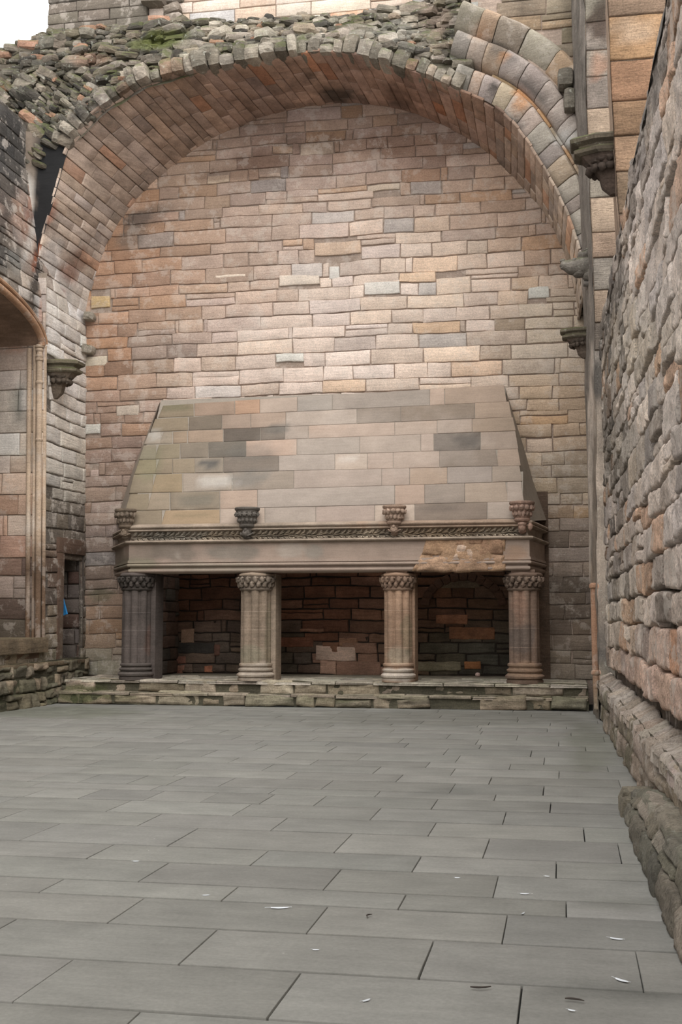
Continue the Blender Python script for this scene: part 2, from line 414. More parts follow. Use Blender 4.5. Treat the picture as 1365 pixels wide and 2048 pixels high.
for q in carve(courses(x0, x1, 0.42, 12.6, (0.21, 0.31), (0.34, 0.98), split=0.06, filler=0.09, gap=0.010), EXR):
    uc, vc = (q[0] + q[1]) / 2, (q[2] + q[3]) / 2
    if -8.02 < uc < -0.72 and vc < 3.3: continue
    if vc < 3.3 and q[0] < -8.02 < q[1]: q = (q[0], -8.02, q[2], q[3])
    if vc < 3.3 and q[0] < -0.72 < q[1]: q = (-0.72, q[1], q[2], q[3])
    if q[1] - q[0] < 0.06: continue
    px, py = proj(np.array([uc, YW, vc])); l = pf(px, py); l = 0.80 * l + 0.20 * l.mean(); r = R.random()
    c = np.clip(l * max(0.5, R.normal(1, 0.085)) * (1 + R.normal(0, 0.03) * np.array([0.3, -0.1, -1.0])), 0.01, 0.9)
    if r < 0.07: c = c * 1.12 + 0.02
    elif r < 0.10: c = c * 0.76
    elif r < 0.15: c = c * np.array([1.02, 0.92, 0.80])
    elif r < 0.20: c = 0.5 * c + 0.5 * c.mean()
    small = (q[1] - q[0]) < 0.2
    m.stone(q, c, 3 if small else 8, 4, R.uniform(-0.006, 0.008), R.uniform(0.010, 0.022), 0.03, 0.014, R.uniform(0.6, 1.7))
for (a, b, c_, d, rgb), q in zip(EXP, EXR): m.stone(q, lin(rgb), 8, 4, 0.006, 0.02, 0.03, 0.01)
bw_st = [(520, 318, 60, 16, -3, (112, 88, 74), 0.6), (690, 290, 150, 18, 2, (112, 90, 76), 0.5), (480, 345, 110, 14, -6, (118, 94, 80), 0.5), (840, 290, 110, 30, 8, (128, 100, 84), 0.45),
         (275, 440, 32, 16, -30, (82, 76, 72), 0.7), (262, 478, 26, 22, 0, (118, 108, 100), 0.6), (300, 430, 60, 18, -20, (96, 84, 76), 0.5),
         (1140, 1190, 40, 70, 0, (84, 74, 64), 0.5), (200, 1190, 24, 14, 0, (84, 88, 66), 0.5), (205, 1340, 36, 20, 0, (140, 136, 118), 0.6), (520, 640, 20, 8, 0, (196, 188, 180), 0.4)]
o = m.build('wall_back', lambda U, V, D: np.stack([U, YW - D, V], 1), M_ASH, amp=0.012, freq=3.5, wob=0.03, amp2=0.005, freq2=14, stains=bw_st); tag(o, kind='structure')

# ================================================================== VAULT SOFFIT
bp = [(167,700),(167,631),(187,558),(217,476),(249,426),(267,400),(318,354),(379,303),(451,262),(544,226),(646,208),(706,203),(819,221),(916,262),(983,308),(1024,349),(1075,405),(1101,436),(1121,487),(1150,560),(1156,640)]
A = np.array([atY(x, y, YW)[[0, 2]] for x, y in bp])
for _ in range(2):            # smooth and resample the arch
    s_ = np.concatenate([[0], np.cumsum(np.linalg.norm(np.diff(A, axis=0), axis=1))]); t_ = np.linspace(0, s_[-1], 160)
    A = np.stack([np.interp(t_, s_, A[:, 0]), np.interp(t_, s_, A[:, 1])], 1)
    for _k in range(14): A[1:-1] = 0.25 * A[:-2] + 0.5 * A[1:-1] + 0.25 * A[2:]
AS = np.concatenate([[0], np.cumsum(np.linalg.norm(np.diff(A, axis=0), axis=1))]); AL = AS[-1]
AT = np.gradient(A, axis=0); AT /= np.linalg.norm(AT, axis=1)[:, None]; AN = np.stack([-AT[:, 1], AT[:, 0]], 1)   # outward normal
fpx = [(79,651),(76,600),(82,490),(110,400),(143,278),(178,242),(225,203),(260,180),(310,160),(380,146),(450,134),(513,124),(570,112),(615,106),(690,108),(752,121),(862,159),(906,180),(983,207),(1032,248),(1057,290),(1100,356),(1117,386),(1147,462),(1162,510),(1166,586)]
B = np.array([atY(x, y, YF)[[0, 2]] for x, y in fpx])
for _ in range(2):
    s_ = np.concatenate([[0], np.cumsum(np.linalg.norm(np.diff(B, axis=0), axis=1))]); t_ = np.linspace(0, s_[-1], 160)
    B = np.stack([np.interp(t_, s_, B[:, 0]), np.interp(t_, s_, B[:, 1])], 1)
    for _k in range(8): B[1:-1] = 0.25 * B[:-2] + 0.5 * B[1:-1] + 0.25 * B[2:]
AB, ABN = A, AN                     # springing line at the back wall
A = B; AS = np.linspace(0, np.linalg.norm(np.diff(B, axis=0), axis=1).sum(), 160); AL = AS[-1]
AT = np.gradient(A, axis=0); AT /= np.linalg.norm(AT, axis=1)[:, None]; AN = np.stack([-AT[:, 1], AT[:, 0]], 1)
def arc(u):
    u = np.clip(u, 0, AL)
    P = np.stack([np.interp(u, AS, A[:, 0]), np.interp(u, AS, A[:, 1])], 1); n = np.stack([np.interp(u, AS, AN[:, 0]), np.interp(u, AS, AN[:, 1])], 1)
    return P, n / np.linalg.norm(n, axis=1)[:, None]
def Fv(U, V, D):
    P, n = arc(U); u_ = np.clip(U, 0, AL); Pb = np.stack([np.interp(u_, AS, AB[:, 0]), np.interp(u_, AS, AB[:, 1])], 1)
    k = np.clip(V / (YW - YF), -0.1, 1.05)[:, None]; P = P * (1 - k) + Pb * k
    P = P - n * D[:, None]; return np.stack([P[:, 0], YF + V, P[:, 1]], 1)
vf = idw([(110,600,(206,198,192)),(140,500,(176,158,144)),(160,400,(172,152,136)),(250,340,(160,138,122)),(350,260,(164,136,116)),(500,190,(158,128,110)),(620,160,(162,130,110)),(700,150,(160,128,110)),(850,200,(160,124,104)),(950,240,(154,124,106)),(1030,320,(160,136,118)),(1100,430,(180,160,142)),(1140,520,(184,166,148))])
m = Mas(); m.bed(0, AL, -0.02, YW - YF + 0.1, -0.03, lin((92, 78, 68)), 0.15)
u = 0.0
while u < AL:
    h = R.uniform(0.17, 0.27); v = R.uniform(-0.12, 0.06) if 0.2 < u / AL < 0.75 else -0.04
    while v < YW - YF:
        w = min(R.uniform(0.35, 0.85), YW - YF + 0.08 - v)
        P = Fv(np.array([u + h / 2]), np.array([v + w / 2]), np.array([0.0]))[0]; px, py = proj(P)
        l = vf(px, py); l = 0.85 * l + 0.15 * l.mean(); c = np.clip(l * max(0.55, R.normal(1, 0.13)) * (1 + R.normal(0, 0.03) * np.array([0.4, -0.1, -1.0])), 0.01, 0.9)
        if R.random() < 0.06: c = c * np.array([1.1, 0.85, 0.7])
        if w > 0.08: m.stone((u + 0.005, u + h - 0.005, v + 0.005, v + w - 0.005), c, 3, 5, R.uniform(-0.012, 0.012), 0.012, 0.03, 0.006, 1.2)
        v += w
    u += h
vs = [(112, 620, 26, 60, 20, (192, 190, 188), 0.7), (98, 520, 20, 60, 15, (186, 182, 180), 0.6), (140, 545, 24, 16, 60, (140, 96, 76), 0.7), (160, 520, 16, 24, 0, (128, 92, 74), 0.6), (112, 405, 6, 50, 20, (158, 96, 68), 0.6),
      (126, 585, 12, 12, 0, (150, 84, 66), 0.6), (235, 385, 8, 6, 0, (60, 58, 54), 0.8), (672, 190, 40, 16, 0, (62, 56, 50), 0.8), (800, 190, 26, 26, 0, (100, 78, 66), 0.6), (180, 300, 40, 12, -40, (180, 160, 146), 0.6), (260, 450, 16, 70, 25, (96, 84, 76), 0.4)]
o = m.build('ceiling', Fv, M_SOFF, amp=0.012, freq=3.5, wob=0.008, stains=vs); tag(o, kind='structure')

# ================================================================== MOULDED ARCH ORDERS (right) and broken ring (left / top)
def uof(px, py):
    p = atY(px, py, YF)[[0, 2]]; return AS[np.argmin(((A - p) ** 2).sum(1))]
U_BRK = uof(905, 182)
def order(name, prof, ua, ub, rgbs, wr, stains):
    """voussoirs carrying one moulded profile (offset outward, Y) round the arch"""
    V = []; Fc = []; C = []; n = 0; u = ua
    prof = np.array(prof, float)
    while u < ub - 0.05:
        w = min(R.uniform(*wr), ub - u); k = 4; g = 0.006
        us = np.concatenate([[u + g], np.linspace(u + g + 0.012, u + w - g - 0.012, k), [u + w - g]])
        rgb = jitcol(rgbs[R.integers(len(rgbs))], 0.10, 0.03); sh = R.uniform(-0.012, 0.012)
        for i, uu in enumerate(us):
            P, nn = arc(np.array([uu])); ins = 0.012 if i in (0, len(us) - 1) else 0.0
            for (o_, y_) in prof:
                q = P[0] + nn[0] * (o_ + (0.0)); V.append((q[0], y_ + ins + sh, q[1])); C.append(rgb)
        kp = len(prof); a = np.arange(len(us) * kp).reshape(len(us), kp) + n
        Fc += np.stack([a[:-1, :-1], a[1:, :-1], a[1:, 1:], a[:-1, 1:]], -1).reshape(-1, 4).tolist()
        Fc.append(a[0].tolist()); Fc.append(a[-1][::-1].tolist())
        n += len(us) * kp; u += w
    V = np.array(V); V += 0.012 * np.stack([fbm(V[:, 0] * 6, V[:, 1] * 6, V[:, 2] * 6 + k, 2) for k in (0, 30, 60)], 1)
    C = stain(V, np.array(C), stains)
    o = mesh_obj(name, V, Fc, M_ASH, C); o.data.set_sharp_from_angle(angle=math.radians(50)); return tag(o, kind='structure')
pale = [(178,168,158),(168,156,145),(160,150,140),(182,160,140),(150,142,134),(186,176,166)]
rs = [(1000, 100, 40, 14, 40, (92, 88, 84), 0.7), (1060, 170, 60, 10, 45, (92, 88, 84), 0.7), (985, 180, 8, 20, 15, (70, 66, 62), 0.9), (1040, 250, 22, 14, 45, (100, 96, 92), 0.6),
      (1042, 200, 24, 12, 50, (196, 140, 92), 0.7), (1030, 222, 20, 10, 45, (190, 140, 96), 0.6), (1010, 122, 20, 14, 40, (184, 138, 100), 0.7), (1130, 275, 20, 20, 0, (206, 204, 200), 0.7), (960, 70, 24, 14, 40, (150, 118, 92), 0.6), (1120, 240, 14, 30, 0, (140, 134, 128), 0.5)]
UE = AL
order('trim_1', [(0.0, 21.0), (0.0, 20.92), (0.05, 20.86), (0.30, 20.66), (0.40, 20.64), (0.44, 20.68), (0.45, 20.9)], U_BRK - 0.1, UE, pale, (0.2, 0.42), rs)
order('trim_2', [(0.44, 20.95), (0.46, 20.74), (0.50, 20.72), (0.52, 20.78), (0.55, 20.8)], uof(960, 190), UE, [(176,140,104),(160,130,100),(168,150,128)], (0.25, 0.5), rs)
order('trim_3', [(0.52, 20.95), (0.54, 20.70), (0.60, 20.58), (0.80, 20.42), (0.88, 20.42), (0.92, 20.48), (0.93, 20.7)], U_BRK - 0.35, UE - 1.2, pale, (0.2, 0.36), rs)
order('trim_4', [(0.92, 20.9), (0.95, 20.55), (1.02, 20.48), (1.25, 20.28), (1.34, 20.28), (1.40, 20.36), (1.42, 20.6)], U_BRK - 0.45, uof(1110, 370), [(150,142,128),(140,130,116),(128,116,100),(160,140,116)], (0.3, 0.5), rs)

# broken ring of voussoirs along the open edge, and the rubble core above it
mb = MB()
u = uof(150, 300)
while u < U_BRK + 0.1:
    w = R.uniform(0.08, 0.15); P, nn = arc(np.array([u + w])); t = u / AL
    ang = math.atan2(nn[0][0], nn[0][1]); hh = R.uniform(0.12, 0.26) if t < 0.30 else R.uniform(0.10, 0.19)
    if R.random() < 0.12: hh *= 0.6
    c = P[0] + nn[0] * (hh * 0.93)
    rock(mb, (c[0], YF + R.uniform(0.05, 0.22), c[1]), (w * 1.04, R.uniform(0.28, 0.36), hh), rotm(R.uniform(-.06, .06), ang + R.uniform(-.05, .05), R.uniform(-.08, .08)), 0.13, 7, jitcol([(138,130,118),(124,116,104),(148,140,128),(108,102,92),(140,118,100)][R.integers(5)], 0.12))
    if R.random() < 0.75:
        h2 = R.uniform(0.06, 0.13); c = P[0] + nn[0] * (hh * 1.9 + h2 * 0.7)
        rock(mb, (c[0], YF + R.uniform(0.12, 0.34), c[1]), (w * R.uniform(.8, 1.3), 0.28, h2), rotm(R.uniform(-.2, .2), ang + R.uniform(-.25, .25), R.uniform(-.2, .2)), 0.2, 6, jitcol([(128,120,108),(112,106,96),(140,130,118)][R.integers(3)], 0.15))
    u += w * 2
def ringcol(V):
    C = np.tile(lin((128, 120, 106)), (len(V), 1)) * (1 + 0.5 * fbm(V[:, 0] * 3, V[:, 1] * 3, V[:, 2] * 3, 3))[:, None]
    return C
o = mb.build('wall_broken_ring', M_RUB, ringcol, smooth=False, stains=[(170, 215, 40, 14, -40, (62, 58, 54), 0.7), (230, 180, 30, 20, -30, (70, 66, 60), 0.6), (880, 150, 40, 40, 0, (150, 142, 130), 0.6)]); tag(o, kind='structure')

top_px = np.array([(-20, 98), (30, 98), (90, 68), (180, 58), (300, 54), (400, 44), (560, 38), (700, 33), (790, 18), (860, 4), (930, -30)], float)
def topy(x): return np.interp(x, top_px[:, 0], top_px[:, 1])
def ring_outer(x):
    # lower border of the rubble in the picture, a little above the soffit edge
    return np.interp(x, [0, 40, 60, 85, 135, 180, 220, 300, 400, 520, 620, 760, 860, 920], [420, 420, 350, 300, 270, 228, 192, 150, 122, 94, 80, 90, 112, 126])
mb = MB(); rubrocks = 0
def yrub(x, f): return YF + 0.02 + 0.75 * f      # leans back towards the top
grid = []
for gx in np.arange(-30, 935, 13.0):
    lo = ring_outer(gx) + 6; hi = topy(gx); gy = hi + 3
    while gy < lo:
        grid.append((gx + R.uniform(-7, 7), gy + R.uniform(-3, 3), (lo - gy) / max(lo - hi, 1))); gy += R.uniform(6, 11)
RP = [(112, 106, 96), (96, 91, 82), (132, 124, 112), (150, 140, 126), (84, 79, 72), (140, 128, 112), (120, 112, 96), (168, 158, 144)]
for (x, y, f) in grid:
    Y = yrub(x, f) + R.uniform(-0.06, 0.08); p = atY(x, y, Y); s = R.uniform(0.045, 0.10) * (1.7 if R.random() < 0.12 else 1.0)
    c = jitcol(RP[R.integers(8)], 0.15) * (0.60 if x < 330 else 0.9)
    if R.random() < 0.04: c = jitcol((146, 114, 94), 0.1)
    tilt = 0.6 if (x < 190 and y > 150) else 0.0
    rock(mb, p, (s * R.uniform(1.1, 2.2), s * R.uniform(1.0, 1.6), s * R.uniform(0.5, 0.85)), rotm(R.uniform(-.2, .2), R.uniform(-.14, .14) + tilt, R.uniform(-.5, .5)), 0.28, 5, c)
for uu in np.arange(uof(150, 268), U_BRK, 0.13):
    for off in (0.42, 0.6, 0.78):
        P, nn = arc(np.array([uu + R.uniform(-.05, .05)])); q = P[0] + nn[0] * (off + R.uniform(-.06, .06)) * (1.0 if uu / AL < 0.3 else 0.75); sz = R.uniform(0.05, 0.11)
        rock(mb, (q[0], YF + 0.10 + 0.3 * off + R.uniform(-.05, .08), q[1]), (sz * R.uniform(1, 1.8), sz * 1.3, sz * R.uniform(.5, .9)), rotm(R.uniform(-.3, .3), R.uniform(-.3, .3) + (0.5 if uu / AL < 0.2 else 0), R.uniform(-.5, .5)), 0.28, 5, jitcol(RP[R.integers(8)], 0.15) * 0.85)
# mortar core behind the stones
xs = np.linspace(-40, 940, 120); fs = np.linspace(-0.06, 0.97, 14); V = []
for x in xs:
    lo = ring_outer(x) + 18; hi = topy(x) + 5
    for f in fs: V.append(atY(x, lo + (hi - lo) * f, yrub(x, f) + 0.06))
nf_ = len(fs)
for x in xs: p = atY(x, topy(x) + 5, yrub(x, 1) + 0.1); V.append((p[0], YW + 0.3, p[2] + 0.05))
V = np.array(V); V += 0.05 * np.stack([fbm(V[:, 0] * 3, V[:, 1] * 3, V[:, 2] * 3 + k, 2) for k in (0, 20, 40)], 1)
Fq = [[i * nf_ + j, (i + 1) * nf_ + j, (i + 1) * nf_ + j + 1, i * nf_ + j + 1] for i in range(len(xs) - 1) for j in range(nf_ - 1)]
b0 = len(xs) * nf_
Fq += [[i * nf_ + nf_ - 1, (i + 1) * nf_ + nf_ - 1, b0 + i + 1, b0 + i] for i in range(len(xs) - 1)]
mb.add(V, Fq)
ub = np.linspace(0, U_BRK + 0.3, 90); Pb, nb = arc(ub); V = []
for k in range(90):
    for o_ in (0.03, 0.2, 0.36, 0.5): q = Pb[k] + nb[k] * o_; V.append((q[0], YF + 0.32 + 0.1 * o_, q[1]))
mb.add(V, [[i * 4 + j, (i + 1) * 4 + j, (i + 1) * 4 + j + 1, i * 4 + j + 1] for i in range(89) for j in range(3)])
def rubcol(V):
    x, y = proj(V)
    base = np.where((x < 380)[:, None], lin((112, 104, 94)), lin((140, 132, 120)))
    return base * (1 + 0.55 * fbm(V[:, 0] * 4, V[:, 1] * 4, V[:, 2] * 4, 3))[:, None]
o = mb.build('wall_rubble', M_RUB, rubcol, smooth=False, stains=[(180, 120, 40, 14, 0, (140, 104, 84), 0.4), (250, 128, 60, 10, -5, (150, 138, 128), 0.6), (330, 75, 50, 18, -8, (86, 92, 44), 0.75), (300, 90, 50, 10, 0, (88, 94, 48), 0.6), (800, 60, 70, 20, 0, (150, 146, 136), 0.5), (870, 40, 40, 30, 0, (156, 136, 122), 0.5)]); tag(o, kind='structure')
# spandrel on the left between the wall and the soffit edge
V = []; C = []
us = np.linspace(0.0, uof(146, 284), 40); cs = np.linspace(0, 1, 12)
for uu in us:
    P, nn = arc(np.array([uu])); e = P[0]
    xl = XL(e[1]) - 0.35
    for k in cs: V.append((e[0] * (1 - k) + xl * k, YF - 0.03 + 0.02 * k, e[1] + 0.55 * (e[0] - xl) * k * 0.5))
V = np.array(V); V[:, 1] += 0.03 * fbm(V[:, 0] * 4, V[:, 2] * 2, 1.5, 3)
Fq = [[i * 12 + j, (i + 1) * 12 + j, (i + 1) * 12 + j + 1, i * 12 + j + 1] for i in range(39) for j in range(11)]
kk = np.tile(cs, 40)[:, None] + 0.10 * fbm(V[:, 0] * 3, V[:, 1], V[:, 2] * 2.5)[:, None]; uu_ = np.repeat(us, 12)[:, None]
C = np.tile(lin((120, 108, 97)), (len(V), 1)) * (1 + 0.3 * fbm(V[:, 0] * 3, V[:, 1], V[:, 2] * 3))[:, None]
wh = np.clip((kk - 0.52) / 0.1, 0, 1) * np.clip((0.85 - kk) / 0.1, 0, 1) * np.clip((3.0 - uu_) / 0.4, 0, 1)
C = C * (1 - wh) + lin((206, 202, 196)) * wh
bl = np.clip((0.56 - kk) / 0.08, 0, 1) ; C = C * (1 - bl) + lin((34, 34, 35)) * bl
C = stain(V, C, [(80, 500, 4, 34, 15, (160, 92, 60), 0.7)], 5)
o = mesh_obj('wall_spandrel', V, Fq, M_SMOOTH, C); tag(o, kind='structure')

# ================================================================== UPPER WALL behind the rubble
m = Mas(); XU0 = atY(97, 30, YW)[0]; XU1 = 1.2
m.bed(XU0, XU1, 12.6, 17.2, -0.03, MORT, 0.4)
for q in courses(XU0, XU1, 12.9, 17.0, (0.22, 0.30), (0.5, 1.1), split=0.06):
    px, py = proj(np.array([(q[0] + q[1]) / 2, YW, (q[2] + q[3]) / 2]))
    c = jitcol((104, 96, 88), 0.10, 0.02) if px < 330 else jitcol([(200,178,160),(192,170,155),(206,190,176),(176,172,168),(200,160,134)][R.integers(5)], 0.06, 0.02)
    m.stone(q, c, 6, 4, R.uniform(-0.006, 0.008) + (0.10 if px < 330 else 0), 0.016, 0.14 if px < 330 else 0.03, 0.008)
o = m.build('wall_upper', lambda U, V, D: np.stack([U, YW + 0.05 - D, V], 1), M_ASH, amp=0.01, freq=3, wob=0.02); tag(o, kind='structure')
mb = MB(); mb.box(XU0 + 0.02, XU1, YW + 0.10, YW + 1.3, 12.4, 17.0, 0)
pr = atY(330, 20, YW - 0.1)
for k in range(14): rock(mb, (pr[0] + R.uniform(-0.3, 0.25), YW - 0.12 + R.uniform(-0.05, 0.1), pr[2] - 0.3 + k * 0.28), (R.uniform(.12, .3), .2, R.uniform(.1, .18)), rotm(0, R.uniform(-.3, .3), R.uniform(-.4, .4)), 0.3)
o = mb.build('wall_upper_core', M_ASH, (118, 108, 98), smooth=False); tag(o, kind='structure')
# standing piece of the front wall above the orders, right
m = Mas(); Xa = atY(930, 0, 20.6)[0]; Xb = 0.75
def kp(u, v):
    px, py = proj(np.array([u, 20.62, v])); return py < np.interp(px, [900, 940, 1000, 1060, 1110, 1140, 1300], [-40, 0, 60, 130, 200, 230, 240])
m.bed(Xa, Xb, 8.6, 16.5, -0.03, MORT, 0.12, keep=kp)
for q in courses(Xa, Xb, 8.7, 16.4, (0.24, 0.32), (0.5, 1.1), split=0.05):
    if kp((q[0] + q[1]) / 2, q[2]) and kp(q[0] + 0.03, q[2]) and kp(q[1] - 0.03, q[2]): m.stone(q, jitcol([(128,116,98),(120,108,92),(136,118,98)][R.integers(3)], 0.10, 0.03), 6, 4, R.uniform(-0.006, 0.006), 0.014, 0.03, 0.006)
o = m.build('wall_front_remnant', lambda U, V, D: np.stack([U, 20.5 - D, V], 1), stone_mat('stained_ashlar', 0.5, 0.25, 0.3, lichen=0.25, dirt=0.3), amp=0.012, freq=3, wob=0.02); tag(o, kind='structure')

# ================================================================== LEFT WALL
YDA, YDB = atX(125, 1210, XL(1.9))[1], atX(163, 1210, XL(1.9))[1]; YDB = min(YDB, 22.6)          # doorway in the left wall
ZDA = zY(1322, 21.9, 140); ZDB = zY(1108, 21.9, 140)
YO, YOC, RO = 20.55, 17.35, 3.2  # window bay: far jamb, arch centre, half width
ZSP = zY(690, 20.5, 64); RZ = 0.72
def in_bay(y, z):
    if abs(y - YOC) > RO or z < zY(1282, 20.5, 40): return False
    return z < ZSP or ((y - YOC) / RO) ** 2 + ((z - ZSP) / RZ) ** 2 < 1
def in_door(y, z): return YDA < y < YDB and ZDA < z < ZDB
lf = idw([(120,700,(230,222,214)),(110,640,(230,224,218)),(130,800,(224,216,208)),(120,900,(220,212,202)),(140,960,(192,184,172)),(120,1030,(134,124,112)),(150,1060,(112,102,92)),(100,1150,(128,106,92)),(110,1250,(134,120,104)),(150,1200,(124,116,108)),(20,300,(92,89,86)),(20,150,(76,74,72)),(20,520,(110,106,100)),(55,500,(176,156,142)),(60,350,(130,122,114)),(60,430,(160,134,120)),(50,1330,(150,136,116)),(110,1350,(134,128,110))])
m = Mas()
m.bed(13.0, 22.8, -0.05, 11.3, -0.03, lin((112, 104, 96)), 0.12, keep=lambda u, v: not in_bay(u, v) and not in_door(u, v))
for q in courses(16.0, 22.75, -0.02, 11.2, (0.22, 0.33), (0.35, 0.8), split=0.08):
    uc, vc = (q[0] + q[1]) / 2, (q[2] + q[3]) / 2
    hit = [in_bay(a, b) for a in (q[0] + .03, uc, q[1] - .03) for b in (q[2] + .03, q[3] - .03)]
    if any(hit): continue
    a, b = q[0], q[1]
    if ZDA - 0.02 < vc < ZDB + 0.02:
        if a > YDA - 0.02 and b < YDB + 0.02: continue
        if a < YDA < b: b = YDA - 0.02
        elif a < YDB < b: a = YDB + 0.02
    if b - a < 0.06: continue
    px, py = proj(np.array([XL(vc), uc, vc])); rough = 650 < py < 1110 or py > 1280
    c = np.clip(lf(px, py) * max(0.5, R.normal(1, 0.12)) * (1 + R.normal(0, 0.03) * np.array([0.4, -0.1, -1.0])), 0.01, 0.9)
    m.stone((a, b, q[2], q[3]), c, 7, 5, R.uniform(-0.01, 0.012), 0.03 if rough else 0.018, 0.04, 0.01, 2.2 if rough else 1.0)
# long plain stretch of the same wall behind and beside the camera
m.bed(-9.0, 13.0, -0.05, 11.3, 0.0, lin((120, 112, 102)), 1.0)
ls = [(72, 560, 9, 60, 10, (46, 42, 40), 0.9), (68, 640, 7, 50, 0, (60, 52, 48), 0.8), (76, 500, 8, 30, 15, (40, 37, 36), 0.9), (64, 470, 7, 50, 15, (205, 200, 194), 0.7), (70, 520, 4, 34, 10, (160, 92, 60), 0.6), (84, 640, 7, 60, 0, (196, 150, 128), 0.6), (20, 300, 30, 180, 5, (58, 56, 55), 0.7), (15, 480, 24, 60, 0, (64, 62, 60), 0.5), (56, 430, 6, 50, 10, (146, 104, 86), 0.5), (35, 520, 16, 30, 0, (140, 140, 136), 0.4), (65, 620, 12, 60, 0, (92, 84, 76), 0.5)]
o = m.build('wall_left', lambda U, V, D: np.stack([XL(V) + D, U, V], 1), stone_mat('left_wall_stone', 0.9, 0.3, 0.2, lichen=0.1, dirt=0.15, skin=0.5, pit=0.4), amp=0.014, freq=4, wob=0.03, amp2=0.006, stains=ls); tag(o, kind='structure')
# top of the left wall, thickness
mb = MB(); mb.box(-11.6, XL(11.2) - 0.02, -9, 20.6, 10.95, 11.2, 0.03)
o = mb.build('wall_left_top', M_DARK, (84, 80, 76)); tag(o, kind='structure')
# far reveal of the window bay (faces the camera)
m = Mas(); rf_ = idw([(30,720,(180,156,138)),(40,800,(176,168,160)),(20,880,(210,202,192)),(30,960,(190,162,140)),(20,1010,(178,132,96)),(40,1040,(200,160,130)),(20,1080,(178,120,84)),(30,1130,(112,78,62)),(30,1170,(180,160,146)),(30,1210,(92,72,60)),(30,1250,(100,88,74)),(55,850,(200,172,140)),(50,1060,(214,196,178))])
m.bed(-12.2, XL(3), 0.9, 8.2, -0.03, lin((140, 128, 116)), 0.4)
for q in courses(-12.2, XL(3) + 0.0, 1.15, 8.1, (0.32, 0.44), (0.4, 0.8), split=0.05):
    px, py = proj(np.array([(q[0] + q[1]) / 2, YO, (q[2] + q[3]) / 2])); l = rf_(px, py); l = 0.72 * l + 0.28 * l.mean()
    c = np.clip(l * max(0.5, R.normal(1, 0.12)) * (1 + R.normal(0, 0.03) * np.array([0.4, -0.1, -1.0])), 0.01, 0.9)
    m.stone(q, c, 6, 5, R.uniform(-0.006, 0.006), 0.012, 0.03, 0.006)
o = m.build('wall_bay_reveal', lambda U, V, D: np.stack([U, YO + 0.02 - D, V], 1), M_ASH, amp=0.01, wob=0.012, stains=[(35, 810, 10, 40, 0, (110, 112, 104), 0.7), (25, 690, 30, 16, 0, (160, 120, 98), 0.6), (30, 905, 30, 8, 0, (214, 208, 196), 0.6)]); tag(o, kind='structure')
# bay floor, back with a window light, and its arched head
mb = MB()
mb.box(-13.0, XL(1), YOC - RO, YO + 0.02, 0.85, zY(1283, 20.5, 40) - 0.02, 0.01)
mb.box(-12.6, -12.2, YOC - RO, YO, 1.0, 3.4); mb.box(-12.6, -12.2, YOC - RO, YOC - 0.9, 3.4, 8.2); mb.box(-12.6, -12.2, YOC + 0.9, YO, 3.4, 8.2); mb.box(-12.6, -12.2, YOC - RO, YO, 7.0, 8.2)
mb.box(-12.6, XL(4) - 0.1, YOC - RO - 0.2, YOC - RO, 0.0, 8.2)
ks = np.linspace(0, math.pi, 21); V = []
for a in ks:
    for xx in (XL(7) + 0.0, -12.3): V.append((xx, YOC + RO * math.cos(a), ZSP + RZ * math.sin(a)))
mb.add(V, [[2 * i, 2 * i + 1, 2 * i + 3, 2 * i + 2] for i in range(20)])
o = mb.build('wall_window_bay', stone_mat('bay_stone', 0.5, 0.2, 0.3, dirt=0.4), (120, 98, 82), ang=30); tag(o, kind='structure')
# arch roll and corner shaft of the bay
mb = MB(); mb.tube([(XL(7) + 0.03, YOC + (RO - 0.02) * math.cos(a), ZSP + (RZ - 0.01) * math.sin(a)) for a in np.linspace(-0.02, math.pi, 40)], 0.065, 10)
mb.tube([(XL(7) + 0.05, YOC + (RO + 0.13) * math.cos(a), ZSP + (RZ + 0.12) * math.sin(a)) for a in np.linspace(0.05, math.pi, 40)], 0.04, 8)
o = mb.build('trim_5', M_ASH, (160, 126, 100)); tag(o, kind='structure')
zb = zY(1275, 20.5, 60)
mb = MB()
def xs_(z): return XL(z) - 0.02
def shaft(mb, off, yo, r, z0, z1, n=14):
    mb.tube([(xs_(z) + off, yo, z) for z in np.linspace(z0, z1, n)], r, 12)
shaft(mb, 0.0, YO - 0.02, 0.055, zb, ZSP); shaft(mb, -0.10, YO - 0.005, 0.035, zb, ZSP); shaft(mb, 0.06, YO + 0.08, 0.04, zb, ZSP); shaft(mb, -0.22, YO + 0.02, 0.05, zb, ZSP - 0.05)
for zz, r_ in ((ZSP - 0.03, 0.085), (ZSP - 0.10, 0.07), (ZSP - 0.28, 0.075), (ZSP - 0.22, 0.07), (zY(765, 20.5, 64), 0.072), (zY(880, 20.5, 64), 0.066)):
    mb.lathe((xs_(zz), YO - 0.02, zz), [(0.05, -0.04), (r_, -0.02), (r_ * 1.04, 0.0), (r_, 0.02), (0.05, 0.04)], 14)
def shcol(V):
    x, y = proj(V); z = np.clip((y - 650) / 650, 0, 1)[:, None]; k = (fbm(V[:, 2] * 2.3, V[:, 0] * 0.5, 2.0, 2) * 1.4)[:, None]
    c = lin((190, 168, 146)) * (1 + 0.35 * k); lo = lin((104, 84, 68)) * (1 + 0.3 * k)
    w = np.clip((y - 1060) / 60, 0, 1)[:, None]; return c * (1 - w) + lo * w
o = mb.build('trim_6', M_ASH, shcol, stains=[(60, 1060, 10, 20, 0, (214, 204, 192), 0.6), (60, 1170, 10, 22, 0, (176, 160, 146), 0.7)]); tag(o, kind='structure')
